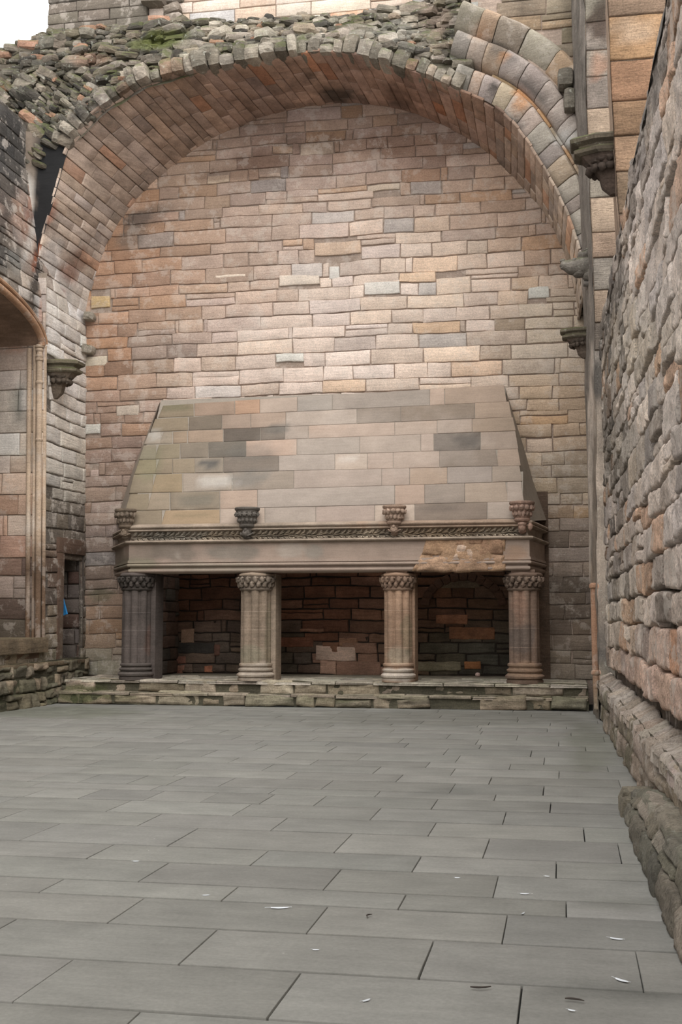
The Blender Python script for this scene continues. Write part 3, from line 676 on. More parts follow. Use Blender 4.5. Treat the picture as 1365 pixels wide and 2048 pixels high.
# doorway: dressed surround and dark passage
mb = MB(); ym = YDA; xw = XL(2)
mb.box(xw - 0.9, xw + 0.03, YDA - 0.25, YDA, ZDA - 0.1, ZDB + 0.0, 0.012)
mb.box(xw - 0.9, xw + 0.035, YDA - 0.27, YDB + 0.1, ZDB, ZDB + 0.30, 0.012)
mb.box(xw - 0.9, xw + 0.05, YDA, YDB + 0.1, ZDA - 0.16, ZDA, 0.02)
o = mb.build('door_1', M_ASH, (98, 78, 66), stains=[(150, 1335, 30, 16, 0, (140, 128, 112), 0.8)]); tag(o, kind='structure')
m = Mas(); m.bed(-13.2, xw + 0.02, ZDA - 0.1, ZDB + 0.2, -0.03, lin((80, 72, 66)), 0.4)
for q in courses(-13.1, xw - 0.02, ZDA, ZDB + 0.1, (0.25, 0.36), (0.3, 0.6)): m.stone(q, jitcol([(110,100,94),(120,112,104),(104,84,76)][R.integers(3)], 0.1), 5, 4, R.uniform(-.01, .01), 0.03, 0.04, 0.01, 1.5)
o = m.build('wall_passage', lambda U, V, D: np.stack([U, YDB + 0.01 - D, V], 1), M_ASH, amp=0.016); tag(o, kind='structure')
mb = MB()
mb.box(-13.4, xw - 0.85, YDA - 0.2, YDA - 0.01, ZDA - 0.1, ZDB + 0.2); mb.box(-13.5, -13.2, YDA - 0.2, YDB + 0.1, ZDA - 0.1, ZDB + 0.2)
mb.box(-13.4, xw - 0.85, YDA - 0.2, YDB + 0.1, ZDB + 0.01, ZDB + 0.25); mb.box(-13.4, xw - 0.85, YDA - 0.2, YDB + 0.1, ZDA - 0.3, ZDA - 0.02)
o = mb.build('wall_passage_shell', M_ASH, (72, 64, 58)); tag(o, kind='structure')
# low rubble footing along the left wall
m = Mas()
for q in courses(14.0, 22.6, -0.02, zY(1322, 20.5, 60) - 0.02, (0.24, 0.36), (0.2, 0.55), split=0.25):
    m.stone(q, jitcol([(132,122,106),(116,110,94),(140,126,108)][R.integers(3)], 0.14), 8, 6, R.uniform(-.05, .05) + (0.05 if q[2] < 0.3 else 0.03), 0.05, 0.10, 0.012, 2.5)
m.bed(14.0, 22.6, -0.05, zY(1322, 20.5, 60), -0.02, lin((84, 80, 66)), 0.2)
o = m.build('baseboard_left', lambda U, V, D: np.stack([XL(V) + 0.12 + D + 0.15 * np.clip(0.4 - V, 0, 1), U, V], 1), M_STEP, amp=0.03, freq=5, wob=0.05, amp2=0.015, stains=[(60, 1400, 90, 30, 0, (78, 80, 60), 0.5)]); tag(o, kind='structure')
mb = MB(); zt = zY(1322, 20.5, 60)
mb.box(-12, XL(1) + 0.13, 14.1, 22.4, zt - 0.10, zt - 0.02, 0.02); mb.box(-12, XL(1) + 0.10, 14.1, YO + 0.2, zb - 0.28, zb, 0.03)
o = mb.build('trim_7', M_STEP, (128, 112, 92)); tag(o, kind='structure')

# ================================================================== RIGHT WALL
# far pier: dark weathered face
le = [(1140, -60), (1143, 0), (1150, 200), (1156, 300), (1165, 500), (1172, 800), (1180, 1100), (1184, 1240), (1188, 1440)]
re_ = [(1169, -60), (1170, 0), (1174, 200), (1178, 320), (1187, 560), (1192, 800), (1196, 1200), (1199, 1440)]
def poly_at(pts, Y, n=60):
    ys = np.linspace(-60, 1440, n); x = np.interp(ys, [p[1] for p in pts], [p[0] for p in pts]); return np.array([atY(a, b, Y) for a, b in zip(x, ys)])
La, Rb = poly_at(le, 20.3), poly_at(re_, 19.0); La[-1, 2] = Rb[-1, 2] = -0.02
nW = 9; V = []
for i in range(60):
    for k in np.linspace(0, 1, nW): V.append(La[i] * (1 - k) + Rb[i] * k)
V = np.array(V); V[:, 0] += 0.045 * fbm(V[:, 1] * 5, V[:, 2] * 2.6, 4.0, 3)
Fq = [[i * nW + j, i * nW + j + 1, (i + 1) * nW + j + 1, (i + 1) * nW + j] for i in range(59) for j in range(nW - 1)]
base = len(V); V = np.concatenate([V, La + np.array([0.05, 2.6, 0])])
Fq += [[base + i, i * nW, (i + 1) * nW, base + i + 1] for i in range(59)]
b2 = len(V); V = np.concatenate([V, Rb + np.array([0.02, 1.2, 0]), Rb + np.array([0.5, 1.25, 0])])
Fq += [[i * nW + nW - 1, b2 + i, b2 + i + 1, (i + 1) * nW + nW - 1] for i in range(59)] + [[b2 + i, b2 + 60 + i, b2 + 61 + i, b2 + i + 1] for i in range(59)]
C = np.tile(lin((112, 105, 98)), (len(V), 1)) * (1 + 0.5 * fbm(V[:, 1] * 5, V[:, 2] * 0.8, 2.2, 3))[:, None]
C[b2:] = lin((74, 69, 64))  # crevice return coloured dark, its shade put into the colour
C = stain(V, C, [(1180, 980, 7, 300, 1, (184, 172, 160), 0.9), (1192, 1050, 8, 380, 1, (128, 116, 104), 0.9), (1184, 1280, 7, 180, 1, (166, 148, 132), 0.8), (1190, 1380, 10, 60, 0, (128, 118, 100), 0.7)])
o = mesh_obj('wall_right_pier', V, Fq, stone_mat('pier_stone', 0.7, 0.3, 0.35, streak=(2, 2, 0.25), lichen=0.25), C); tag(o, kind='structure')
# far jamb (pale), facing the camera
def jamb(name, pts, Y, X1, rgbs, hr, wr, seed_st, mat, slot=None):
    ys = [p[1] for p in pts]; z1 = atY(pts[0][0], ys[0], Y)[2]; z0 = atY(pts[-1][0], ys[-1], Y)[2]
    zz = [atY(p[0], p[1], Y)[2] for p in pts][::-1]; xx = [atY(p[0], p[1], Y)[0] for p in pts][::-1]
    m = Mas(); m.bed(0, X1, z0, z1, -0.03, lin((120, 104, 90)), 0.2)
    for q in courses(0, X1, z0, z1, hr, wr, split=0.03, filler=0.0):
        if slot and slot((q[0] + q[1]) / 2, (q[2] + q[3]) / 2): continue
        m.stone(q, jitcol(rgbs[R.integers(len(rgbs))], 0.08, 0.03), 7, 6, R.uniform(-0.006, 0.006), 0.018, 0.03, 0.004, 1.3)
    def F(U, V, D): return np.stack([np.interp(V, zz, xx) + U, Y - D, V], 1)
    o = m.build(name, F, mat, amp=0.03, freq=4, wob=0.02, amp2=0.014, freq2=14, stains=seed_st); tag(o, kind='structure')
M_JAMB = stone_mat('orange_sandstone', 1.0, 0.25, 0.3, streak=(1.2, 1.2, 9.0), pit=0.4)
jamb('wall_right_far_jamb', [(1170, -60), (1170, 0), (1174, 200), (1178, 320), (1187, 560), (1190, 700)], 19.0, 0.75, [(152,132,114),(142,126,112),(158,140,122),(136,126,116)], (0.35, 0.6), (0.8, 1.6), [(1200, 40, 26, 50, 0, (66, 52, 44), 0.85), (1195, 130, 20, 30, 0, (176, 120, 88), 0.4)], M_JAMB)  # first patch paints the shade of a window slot; no recess is modelled
jamb('wall_right_near_jamb', [(1214, -60), (1216, 0), (1226, 240), (1236, 420), (1246, 500), (1256, 620)], 14.4, 1.3, [(160,126,96),(154,122,96),(150,120,98),(166,138,112),(144,122,102)], (0.42, 0.70), (1.4, 2.6), [(1260, 60, 40, 30, 0, (190, 170, 150), 0.5), (1260, 360, 20, 14, 0, (140, 122, 96), 0.6)], M_JAMB)
# inner face of the pier between the two windows (seen edge-on)
ne = poly_at([(1214, -60), (1216, 0), (1226, 240), (1236, 420), (1246, 500), (1256, 640)], 14.4, 60)[:28]
V = np.concatenate([ne, ne + np.array([0.02, 1.1, 0]), ne + np.array([0.35, 1.6, 0])]); n_ = len(ne)
V[:, 0] += 0.012 * fbm(V[:, 1] * 3, V[:, 2] * 3, 1.0)
Fq = [[r * n_ + i, r * n_ + i + 1, (r + 1) * n_ + i + 1, (r + 1) * n_ + i] for r in (0, 1) for i in range(n_ - 1)]
o = mesh_obj('wall_right_pier_face', V, Fq, M_JAMB, np.tile(lin((176, 152, 132)), (len(V), 1))); tag(o, kind='structure')
# lower rough wall
ZTOP = 6.3
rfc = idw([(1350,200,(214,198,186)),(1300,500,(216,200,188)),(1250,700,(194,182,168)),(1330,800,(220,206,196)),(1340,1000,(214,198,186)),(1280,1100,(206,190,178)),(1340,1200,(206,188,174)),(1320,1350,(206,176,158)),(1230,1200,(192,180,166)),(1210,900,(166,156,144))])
m = Mas(); m.bed(3.0, 19.2, 0.45, ZTOP, -0.12, lin((112, 100, 90)), 0.12)
for q in courses(3.0, 19.1, 0.84, ZTOP - 0.02, (0.24, 0.40), (0.45, 1.05), split=0.12, filler=0.10, gap=0.02):
    px, py = proj(np.array([XRW(q[0]) + 0.12, (q[0] + q[1]) / 2, (q[2] + q[3]) / 2]))
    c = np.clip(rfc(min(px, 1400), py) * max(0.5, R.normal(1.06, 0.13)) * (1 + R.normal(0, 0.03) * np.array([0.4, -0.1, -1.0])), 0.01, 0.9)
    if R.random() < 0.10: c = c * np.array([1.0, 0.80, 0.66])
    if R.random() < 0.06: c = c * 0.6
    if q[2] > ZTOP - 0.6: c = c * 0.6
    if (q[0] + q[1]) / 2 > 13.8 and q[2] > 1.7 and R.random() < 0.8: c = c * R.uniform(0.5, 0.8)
    w = q[1] - q[0]
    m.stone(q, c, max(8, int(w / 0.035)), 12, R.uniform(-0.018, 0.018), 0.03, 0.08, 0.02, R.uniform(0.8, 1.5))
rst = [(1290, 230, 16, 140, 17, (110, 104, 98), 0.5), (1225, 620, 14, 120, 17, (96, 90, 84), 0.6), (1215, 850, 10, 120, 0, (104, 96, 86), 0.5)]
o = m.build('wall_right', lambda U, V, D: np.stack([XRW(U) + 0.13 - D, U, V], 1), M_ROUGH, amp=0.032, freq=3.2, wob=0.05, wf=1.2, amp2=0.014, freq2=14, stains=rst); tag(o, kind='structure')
# sloping sill on top of the rough wall
nY = 90; V = []
for y in np.linspace(3, 19.2, nY):
    for (dx, dz) in ((0.13, -0.12), (0.15, 0.0), (0.30, 0.10), (0.60, 0.32), (1.6, 0.9)): V.append((XRW(y) + dx, y, ZTOP + dz))
V = np.array(V); V += 0.04 * np.stack([fbm(V[:, 1] * 2.5, V[:, 0] * 5, V[:, 2] * 5 + k, 3) for k in (0, 20, 40)], 1) * np.array([0.6, 0, 1])
Fq = [[i * 5 + j, i * 5 + j + 1, (i + 1) * 5 + j + 1, (i + 1) * 5 + j] for i in range(nY - 1) for j in range(4)]
C = np.tile(lin((112, 106, 100)), (len(V), 1)) * (1 + 0.4 * fbm(V[:, 1] * 3, V[:, 0] * 6, 2.2, 3))[:, None]
o = mesh_obj('wall_right_sill', V, Fq, M_ROUGH, C); tag(o, kind='structure')
# continuing wall behind the camera and the wall above (light and shade only come from real walls)
mb = MB(); mb.box(0.98, 1.6, -9, 2.5, 0, 6.3); mb.box(1.55, 2.2, 3.5, 10.5, 6.2, 12.0, 0.02); mb.box(0.98, 2.2, -9, 3.45, 6.32, 12)
o = mb.build('wall_right_rear', M_ROUGH, (150, 138, 126)); tag(o, kind='structure')
# plinth along the foot
m = Mas()
for q in courses(3.0, 19.6, -0.02, 0.60, (0.26, 0.34), (0.4, 0.9), split=0.1):
    m.stone(q, jitcol([(150,138,122),(160,146,130),(140,130,112),(164,148,134)][R.integers(4)], 0.10), max(6, int((q[1] - q[0]) / .07)), 7, R.uniform(-0.02, 0.02), 0.045, 0.08, 0.012, 1.4)
m.bed(3.0, 19.6, -0.05, 0.62, -0.04, lin((110, 102, 88)), 0.12)
o = m.build('baseboard_right', lambda U, V, D: np.stack([XRW(U) - D, U, V], 1), M_ROUGH, amp=0.035, freq=4, wob=0.03, amp2=0.012, stains=[(1200, 1440, 16, 40, 20, (92, 88, 70), 0.5), (1235, 1520, 20, 30, 40, (90, 90, 66), 0.5)]); tag(o, kind='structure')
m = Mas(); u = 3.0
while u < 19.6:
    w = R.uniform(0.25, 0.6); m.stone((u, u + w - 0.015, -0.02, 0.24), jitcol([(176,164,152),(168,152,138),(184,170,158)][R.integers(3)], 0.08), 7, 7, R.uniform(-0.02, 0.03), 0.04, 0.08, 0.01, 1.3); u += w
m.bed(3.0, 19.6, -0.02, 0.30, -0.05, lin((112, 104, 92)), 0.15)
o = m.build('trim_8', lambda U, V, D: np.stack([XRW(U) + V, U, 0.60 + 0.55 * np.clip(V - 0.04, 0, 1) + D], 1), M_ROUGH, amp=0.04, freq=4, wob=0.03, amp2=0.012); tag(o, kind='structure')
# slender shaft in the far right corner
mb = MB(); pc = [(1189, 1172), (1190, 1240), (1192, 1330), (1196, 1418)]
mb.tube([atY(x, y, 19.3) for x, y in pc], 0.055, 12)
for (x, y) in ((1189, 1172), (1193, 1345)):
    p = atY(x, y, 19.3); mb.lathe((p[0], p[1], p[2]), [(0.04, -0.05), (0.075, -0.03), (0.08, 0.0), (0.07, 0.03), (0.04, 0.05)], 12)
o = mb.build('trim_9', M_ASH, (166, 130, 106), stains=[(1194, 1390, 12, 46, 0, (140, 130, 112), 0.9)]); tag(o, kind='structure')

# ================================================================== HEARTH STEPS
ZP = 0.44; ZP1 = 0.225
hs = thing('hearth_step', 'long low two-tiered platform of worn mossy stone under the fireplace', 'step', (-4.6, 21.5, 0))
def tier(name, Yf, z0, z1, xa, xb, rgbs, stains):
    m = Mas(); m.bed(xa, xb, z0, z1 + 0.0, -0.05, lin((92, 88, 74)), 0.15)
    u = xa
    while u < xb:
        w = min(R.uniform(0.35, 1.0), xb - u)
        if w > 0.08: m.stone((u + .01, u + w - .012, z0 - 0.01, z1 - R.uniform(-0.01, 0.06)), jitcol(rgbs[R.integers(len(rgbs))], 0.14, 0.02), max(6, int(w / .05)), 7, R.uniform(-.07, .03), 0.05, 0.10, 0.03, 1.5)
        u += w
    o = m.build(name, lambda U, V, D: np.stack([U, Yf - D, V], 1), M_STEP, amp=0.05, freq=4, wob=0.03, amp2=0.02, parent=hs, stains=stains)
st = [(160, 1388, 50, 18, 0, (88, 96, 58), 0.7), (250, 1395, 40, 8, 0, (92, 94, 64), 0.5), (980, 1400, 130, 14, 0, (96, 92, 76), 0.5), (650, 1400, 80, 10, 0, (90, 92, 72), 0.5), (840, 1400, 60, 10, 0, (78, 76, 66), 0.6)]
rg = [(160,148,128),(148,136,118),(170,156,136),(134,126,108),(152,138,118)]
xa = XL(0.2) + 0.30; xb = 0.36
tier('lower_tier', 20.72, 0.0, ZP1, xa, xb, rg, st); tier('upper_tier', 21.0, ZP1 - 0.02, ZP, xa, xb, [(164,152,134),(150,138,120),(170,156,140),(138,126,108)], st)
def slabs(name, y0, y1, z, xa, xb, rgb):
    m = Mas(); m.bed(xa, xb, y0, y1, -0.02, lin((120, 112, 102)), 0.2)
    for q in courses(xa, xb, y0, y1, (0.18, 0.4), (0.35, 0.9), filler=0.03): m.stone(q, jitcol(rgb, 0.10, 0.02), 6, 5, R.uniform(-.012, .012), 0.02, 0.03, 0.01, 1.6)
    m.build(name, lambda U, V, D: np.stack([U, V, z + D], 1), M_STEP, amp=0.014, freq=4, wob=0.02, parent=hs)
slabs('tread', 20.72, 21.1, ZP1, xa, xb, (158, 146, 130)); slabs('paving', 20.98, YW - 0.02, ZP, xa, xb, (182, 172, 158))

# ================================================================== FIREPLACE
fp = thing('fireplace', 'great stone fireplace with a tall sloping hood on four clustered columns', 'fireplace', (-4.3, 21.5, ZP))
YL = 21.0
def XP(px, py, Y): return atY(px, py, Y)[0]
xl0, xr0 = XP(258, 1110, YL), XP(1060, 1110, YL)             # lintel front corners
xlw, xrw = XP(230, 1110, YW), XP(1091, 1110, YW)
path = [(xlw, YW + 0.02), (xl0, YL), (xr0, YL), (xrw, YW + 0.02)]
zt_, zc0, zc1 = zY(1048, YL), zY(1056, YL), zY(1078, YL)
z_lp0, z_lp1, z_lb = zY(1085, YL), zY(1117, YL), zY(1143.5, YL)
def rail(prof, name, rgb, mat=M_SMOOTH, stains=None, parent=fp):
    mb = MB(); sweep(mb, prof, path); return mb.build(name, mat, rgb, parent, stains=stains, ang=35)
def fine(pr, n=2): return pr
# lintel (plain fascia + three rolls) subdivided along its length so that it carries its stains
def finepath(p, step=0.08):
    out = []
    for a, b in zip(p[:-1], p[1:]):
        a = np.array(a); b = np.array(b); k = max(1, int(np.linalg.norm(b - a) / step))
        for i in range(k): out.append(tuple(a + (b - a) * i / k))
    out.append(p[-1]); return out
FP = finepath(path)
def roll(o, z0, z1, d, n=6): # half-round between z0 (top) and z1
    zc, rz = (z0 + z1) / 2, (z0 - z1) / 2
    return [(o + d * math.sin(math.pi * i / n), zc + rz * math.cos(math.pi * i / n)) for i in range(n + 1)]
h = (z_lp1 - z_lb)
lp = [(0.0, zc1), (0.0, z_lp0)] + [(0.0, z_lp0 + (z_lp1 - z_lp0) * k / 5) for k in range(1, 6)] + [(0.02, z_lp1), (0.025, z_lp1 - 0.20 * h)] + [(0.0, z_lp1 - 0.24 * h)] + roll(0.0, z_lp1 - 0.26 * h, z_lp1 - 0.52 * h, 0.035) + [(-0.035, z_lp1 - 0.54 * h), (-0.035, z_lp1 - 0.64 * h)] + roll(-0.03, z_lp1 - 0.66 * h, z_lp1 - 0.96 * h, 0.04) + [(-0.04, z_lb), (-0.55, z_lb), (-0.55, zc1 + 0.3)]
mb = MB(); sweep(mb, lp, FP)
lst = [(345, 1105, 60, 18, 0, (104, 98, 90), 0.6), (290, 1105, 40, 20, 0, (112, 102, 92), 0.5), (460, 1105, 60, 18, 0, (118, 114, 106), 0.6), (630, 1103, 20, 18, 0, (132, 128, 120), 0.6), (359, 1103, 3, 18, 5, (196, 190, 178), 0.7), (415, 1135, 120, 10, 0, (140, 136, 122), 0.4), (580, 1100, 30, 16, 0, (164, 156, 146), 0.5), (280, 1130, 40, 14, 0, (112, 112, 92), 0.5),
       (235, 1110, 16, 40, 0, (104, 98, 84), 0.5), (1030, 1105, 24, 16, 0, (150, 122, 100), 0.6)]
mb.build('lintel', M_SMOOTH, (152, 135, 123), fp, stains=lst, ang=35)
# spalled patch of the lintel on the right
m = Mas()
pa, pb_ = atY(826, 1143, YL), atY(1012, 1075, YL); p2 = atY(862, 1085, YL); p3 = atY(1008, 1140, YL)
ys_ = [z_lb + 0.0, z_lb + 0.12, z_lb + 0.27, zc1 - 0.02]
p = atY(824, 1143, YL); q = atY(1012, 1075, YL); m.stone(((p[0], p[2]), (q[0], p[2]), (q[0], q[2]), (p[0] + 0.34, q[2])), lin((178, 146, 118)), 46, 18, 0.004, 0.03, 0.06, 0.01, 1.0)
for (a, b, c_, d_, rgb) in [(832,912,1112,1143,(186,154,128)),(842,905,1076,1112,(172,140,112)),(905,962,1090,1120,(206,180,160)),(905,968,1076,1092,(172,138,112)),(912,975,1118,1143,(182,150,124)),(960,1008,1076,1112,(174,140,114)),(970,1010,1110,1140,(180,148,122)),(985,1002,1076,1096,(214,206,198))]:
    p = atY(a, d_, YL); q = atY(b, c_, YL); m.stone(((p[0], p[2]), (q[0], p[2]), (q[0], q[2]), (p[0] + 0.08, q[2])), lin(rgb), 12, 9, 0.02, 0.05, 0.08, 0.03, 1.0)
m.build('spalled_patch', lambda U, V, D: np.stack([U, YL - 0.012 - D, V], 1), stone_mat('fresh_broken_stone', 1.0, 0.3, 0.35, streak=(1, 1, 2)), amp=0.045, freq=4.5, wob=0.03, amp2=0.015, parent=fp)['label'] = 'flaked orange patch of broken stone on the lintel'
# cornice with leaf frieze
hz = zc0 - zc1
cp = [(-0.05, zt_ + 0.05), (0.02, zt_ + 0.03)] + roll(0.03, zt_ + 0.02, zt_ - 0.045, 0.04) + [(0.045, zc0 + 0.015)] + roll(0.04, zc0 + 0.012, zc0 - 0.02, 0.03) + [(0.02, zc0 - 0.03), (-0.03, zc0 - 0.035), (-0.05, (zc0 + zc1) / 2), (-0.02, zc1 + 0.02)] + roll(0.03, zc1 + 0.015, zc1 - 0.045, 0.05) + [(0.0, zc1 - 0.06), (-0.02, zc1 - 0.07)]
mb = MB(); sweep(mb, cp, FP); mb.build('cornice', stone_mat('cornice_stone', 0.35, 0.2, 0.25, dirt=0.3), (146, 132, 118), fp, ang=35, stains=[(900, 1050, 200, 16, 0, (150, 120, 98), 0.4)])
# carved leaves
mb = MB(); nx = 70
def leaf(mb, x, z, ang, L, W, y):
    ca, sa = math.cos(ang), math.sin(ang); V = []; ns = 5
    for i in range(ns + 1):
        t = i / ns; w = W * math.sin(math.pi * min(t * 0.95 + 0.04, 1)) ** 0.8; d = 0.055 * math.sin(math.pi * t) + 0.008
        for (s_, dd) in ((-1, -0.004), (-0.5, d), (0, d * 0.7), (0.5, d), (1, -0.004)):
            lx, lz = t * L, s_ * w; V.append((x + lx * ca - lz * sa, y - dd, z + lx * sa + lz * ca))
    F = [[i * 5 + j, (i + 1) * 5 + j, (i + 1) * 5 + j + 1, i * 5 + j + 1] for i in range(ns) for j in range(4)]
    mb.add(V, F)
x = xl0 + 0.05; zm = (zc0 + zc1) / 2 - 0.02; i = 0
while x < xr0 - 0.25:
    for s_ in (1, -1):
        for k in range(3):
            leaf(mb, x + k * 0.035 + R.uniform(-.01, .01), zm + s_ * 0.012, s_ * (0.45 + 0.33 * k) + R.uniform(-.15, .15), R.uniform(0.11, 0.16), R.uniform(0.018, 0.026), YL + 0.02)
    leaf(mb, x - 0.02, zm + R.uniform(-0.02, 0.02), R.uniform(-.2, .2), 0.15, 0.016, YL + 0.012)
    if R.random() < 0.5: mb.blob((x + 0.1, YL - 0.02, zm - 0.05), 0.022, 1)
    x += 0.105
mb.build('leaf_frieze', M_CARVE, (164, 152, 136), fp, ang=60, stains=[(900, 1060, 90, 16, 0, (168, 148, 124), 0.6), (350, 1065, 80, 16, 0, (140, 138, 132), 0.5)])
# hood
zh0, zh1 = zt_ + 0.02, zY(786.5, YW - 0.05)
P0 = np.array([0, YL + 0.05, zh0]); P1 = np.array([0, YW - 0.04, zh1]); ev = P1 - P0; HL = np.linalg.norm(ev); ev = ev / HL; hn = np.cross(np.array([1, 0, 0]), ev)
if hn[1] > 0: hn = -hn
rowsL = [804, 831, 859, 884, 915, 945, 982, 1018, 1052]; rowsR = [775, 808, 839, 866, 901, 934, 967, 1006, 1040]
G = [[(320,388,(112,106,88)),(388,470,(150,130,118)),(470,520,(160,135,115)),(520,595,(168,158,148)),(595,665,(152,150,145)),(665,860,(146,142,136)),(860,890,(172,158,146)),(890,1012,(158,145,132))],
 [(305,377,(120,113,95)),(377,444,(72,72,70)),(444,502,(145,133,122)),(502,572,(155,142,130)),(572,714,(165,158,150)),(714,802,(130,124,116)),(802,950,(128,120,110)),(950,1022,(155,142,128))],
 [(292,322,(152,148,140)),(322,345,(135,132,122)),(345,375,(140,125,108)),(375,447,(160,143,128)),(447,521,(80,78,74)),(521,570,(100,96,90)),(570,617,(155,148,140)),(617,790,(170,155,143)),(790,875,(168,155,143)),(875,945,(160,150,140)),(945,1030,(148,136,122))],
 [(282,313,(135,132,122)),(313,360,(120,118,98)),(360,417,(105,105,100)),(417,492,(95,95,90)),(492,594,(174,157,144)),(594,720,(152,147,140)),(720,842,(155,146,137)),(842,868,(170,157,147)),(868,962,(78,76,73)),(962,1035,(150,140,130))],
 [(272,313,(128,120,95)),(313,345,(125,118,100)),(345,390,(135,128,110)),(390,447,(140,138,130)),(447,558,(112,108,102)),(558,670,(155,150,144)),(670,735,(178,168,157)),(735,787,(168,155,145)),(787,880,(160,148,138)),(880,995,(128,121,113)),(995,1040,(150,138,126))],
 [(262,307,(108,105,88)),(307,365,(142,129,100)),(365,465,(166,161,153)),(465,588,(142,136,127)),(588,764,(158,150,143)),(764,820,(158,148,140)),(820,895,(160,146,132)),(895,985,(148,143,138)),(985,1043,(145,137,127))],
 [(254,298,(114,109,90)),(298,340,(152,144,128)),(340,440,(120,116,105)),(440,515,(160,146,134)),(515,790,(155,150,144)),(790,850,(165,150,138)),(850,930,(140,134,127)),(930,1015,(155,145,133)),(1015,1046,(160,152,144))],
 [(248,325,(116,110,94)),(325,440,(156,136,106)),(440,530,(165,155,145)),(530,632,(155,149,142)),(632,750,(158,148,141)),(750,830,(176,166,155)),(830,975,(122,114,106)),(975,1048,(155,148,140))]]
m = Mas()
def hp(x, y): p = atP(x, y, P0, hn); return (p[0], float((p - P0) @ ev))
m.bed(hp(262, 1040)[0], hp(1046, 1030)[0], 0, HL * 0.35, -0.015, lin((140, 132, 122)), 0.3); m.bed(hp(290, 900)[0], hp(1030, 860)[0], HL * 0.3, HL * 0.7, -0.015, lin((140, 132, 122)), 0.3); m.bed(hp(322, 800)[0], hp(1012, 780)[0], HL * 0.65, HL, -0.015, lin((140, 132, 122)), 0.3)
for r in range(8):
    for (a, b, rgb) in G[r]:
        def yy(x, k): return np.interp(x, [200, 420, 906, 1100], [rowsL[k] + (rowsL[k] - rowsR[k]) * 220 / 486, rowsL[k], rowsR[k], rowsR[k] - (rowsL[k] - rowsR[k]) * 194 / 486])
        g = 0.5; sl = 5 if a < 330 else 0; sr = 3 if b > 990 else 0
        q = (hp(a - sl + g, yy(a, r + 1) - g * 0.6), hp(b + sr - g, yy(b, r + 1) - g * 0.6), hp(b - sr - g, yy(b, r) + g * 0.6), hp(a + sl + g, yy(a, r) + g * 0.6))
        old = a < 390
        gl = lin(rgb); gm = 0.55 if a < 400 else 0.2; gl = (1 - gm) * gl + gm * lin((134, 124, 110)) if a < 400 else (0.8 * gl + 0.2 * lin((138, 126, 114))); gl = gl * np.array([0.93, 0.865, 0.83]); m.stone(q, gl * R.normal(1, .02), max(4, int((b - a) / 9)), 5, R.uniform(-.004, .004), 0.02 if old else 0.006, 0.02, 0.006 if old else 0.002, 2.0 if old else 0.5)
hst = [(418, 927, 24, 9, 0, (74, 74, 74), 0.8), (510, 905, 60, 14, 0, (92, 90, 86), 0.45), (500, 955, 50, 16, -10, (104, 102, 98), 0.6), (560, 858, 22, 10, 0, (82, 80, 76), 0.7), (390, 1000, 50, 10, 0, (96, 94, 86), 0.5), (430, 965, 40, 14, 0, (184, 180, 174), 0.5), (380, 1032, 50, 6, 0, (118, 104, 84), 0.6), (348, 815, 34, 8, 0, (96, 94, 74), 0.6), (295, 925, 30, 40, 0, (112, 112, 88), 0.4), (305, 870, 18, 14, 0, (170, 168, 162), 0.5), (880, 1015, 60, 8, -4, (92, 84, 78), 0.5), (760, 880, 200, 60, 0, (166, 156, 147), 0.25), (930, 880, 30, 10, 0, (70, 68, 66), 0.5), (700, 920, 20, 6, 0, (196, 188, 180), 0.5)]
m.build('hood', lambda U, V, D: P0 + np.outer(U, [1, 0, 0]) + np.outer(V, ev) + np.outer(D, hn), stone_mat('hood_stone', 0.22, 0.10, 0.10), amp=0.008, freq=3, wob=0.004, parent=fp, stains=hst)
# hood cheeks
mb = MB()
def cheek(fr, wl, n=14):
    fr = [np.array([hp(*p)[0], *(P0 + hp(*p)[1] * ev)[1:]]) for p in fr]; wl = [atY(*p, YW - 0.0) for p in wl]; V = []
    for k in range(n + 1):
        t = k / n; a = np.array([np.interp(t, np.linspace(0, 1, len(fr)), [f[i] for f in fr]) for i in range(3)]); b = np.array([np.interp(t, np.linspace(0, 1, len(wl)), [f[i] for f in wl]) for i in range(3)])
        for j in range(7): V.append(a + (b - a) * j / 6)
    mb.add(V, [[k * 7 + j, k * 7 + j + 1, (k + 1) * 7 + j + 1, (k + 1) * 7 + j] for k in range(n) for j in range(6)])
cheek([(1050, 1043), (1040, 930), (1011, 776)], [(1094, 1040), (1066, 960), (1050, 900), (1011, 776)]); mb.build('hood_cheek', stone_mat('hood_stone'), (140, 130, 119), fp); mb = MB(); cheek([(248, 1050), (268, 960), (320, 803)], [(232, 1046), (262, 950), (320, 803)])
mb.build('hood_cheek', stone_mat('hood_stone'), (140, 130, 119), fp)
# recess behind the columns
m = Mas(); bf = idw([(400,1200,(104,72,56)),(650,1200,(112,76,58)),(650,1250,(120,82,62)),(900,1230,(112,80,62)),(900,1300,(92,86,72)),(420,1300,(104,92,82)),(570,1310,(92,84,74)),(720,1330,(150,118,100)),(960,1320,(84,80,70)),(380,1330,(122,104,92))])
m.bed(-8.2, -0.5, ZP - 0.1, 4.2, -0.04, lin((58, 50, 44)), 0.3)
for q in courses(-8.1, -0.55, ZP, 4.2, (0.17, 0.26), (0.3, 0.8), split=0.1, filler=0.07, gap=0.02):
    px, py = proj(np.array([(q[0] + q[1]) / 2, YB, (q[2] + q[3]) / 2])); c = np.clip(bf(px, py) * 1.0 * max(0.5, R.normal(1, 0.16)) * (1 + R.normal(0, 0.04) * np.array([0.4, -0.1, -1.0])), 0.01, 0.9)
    m.stone(q, c, 7, 4, R.uniform(-.02, .02), 0.022, 0.04, 0.012, 1.5)
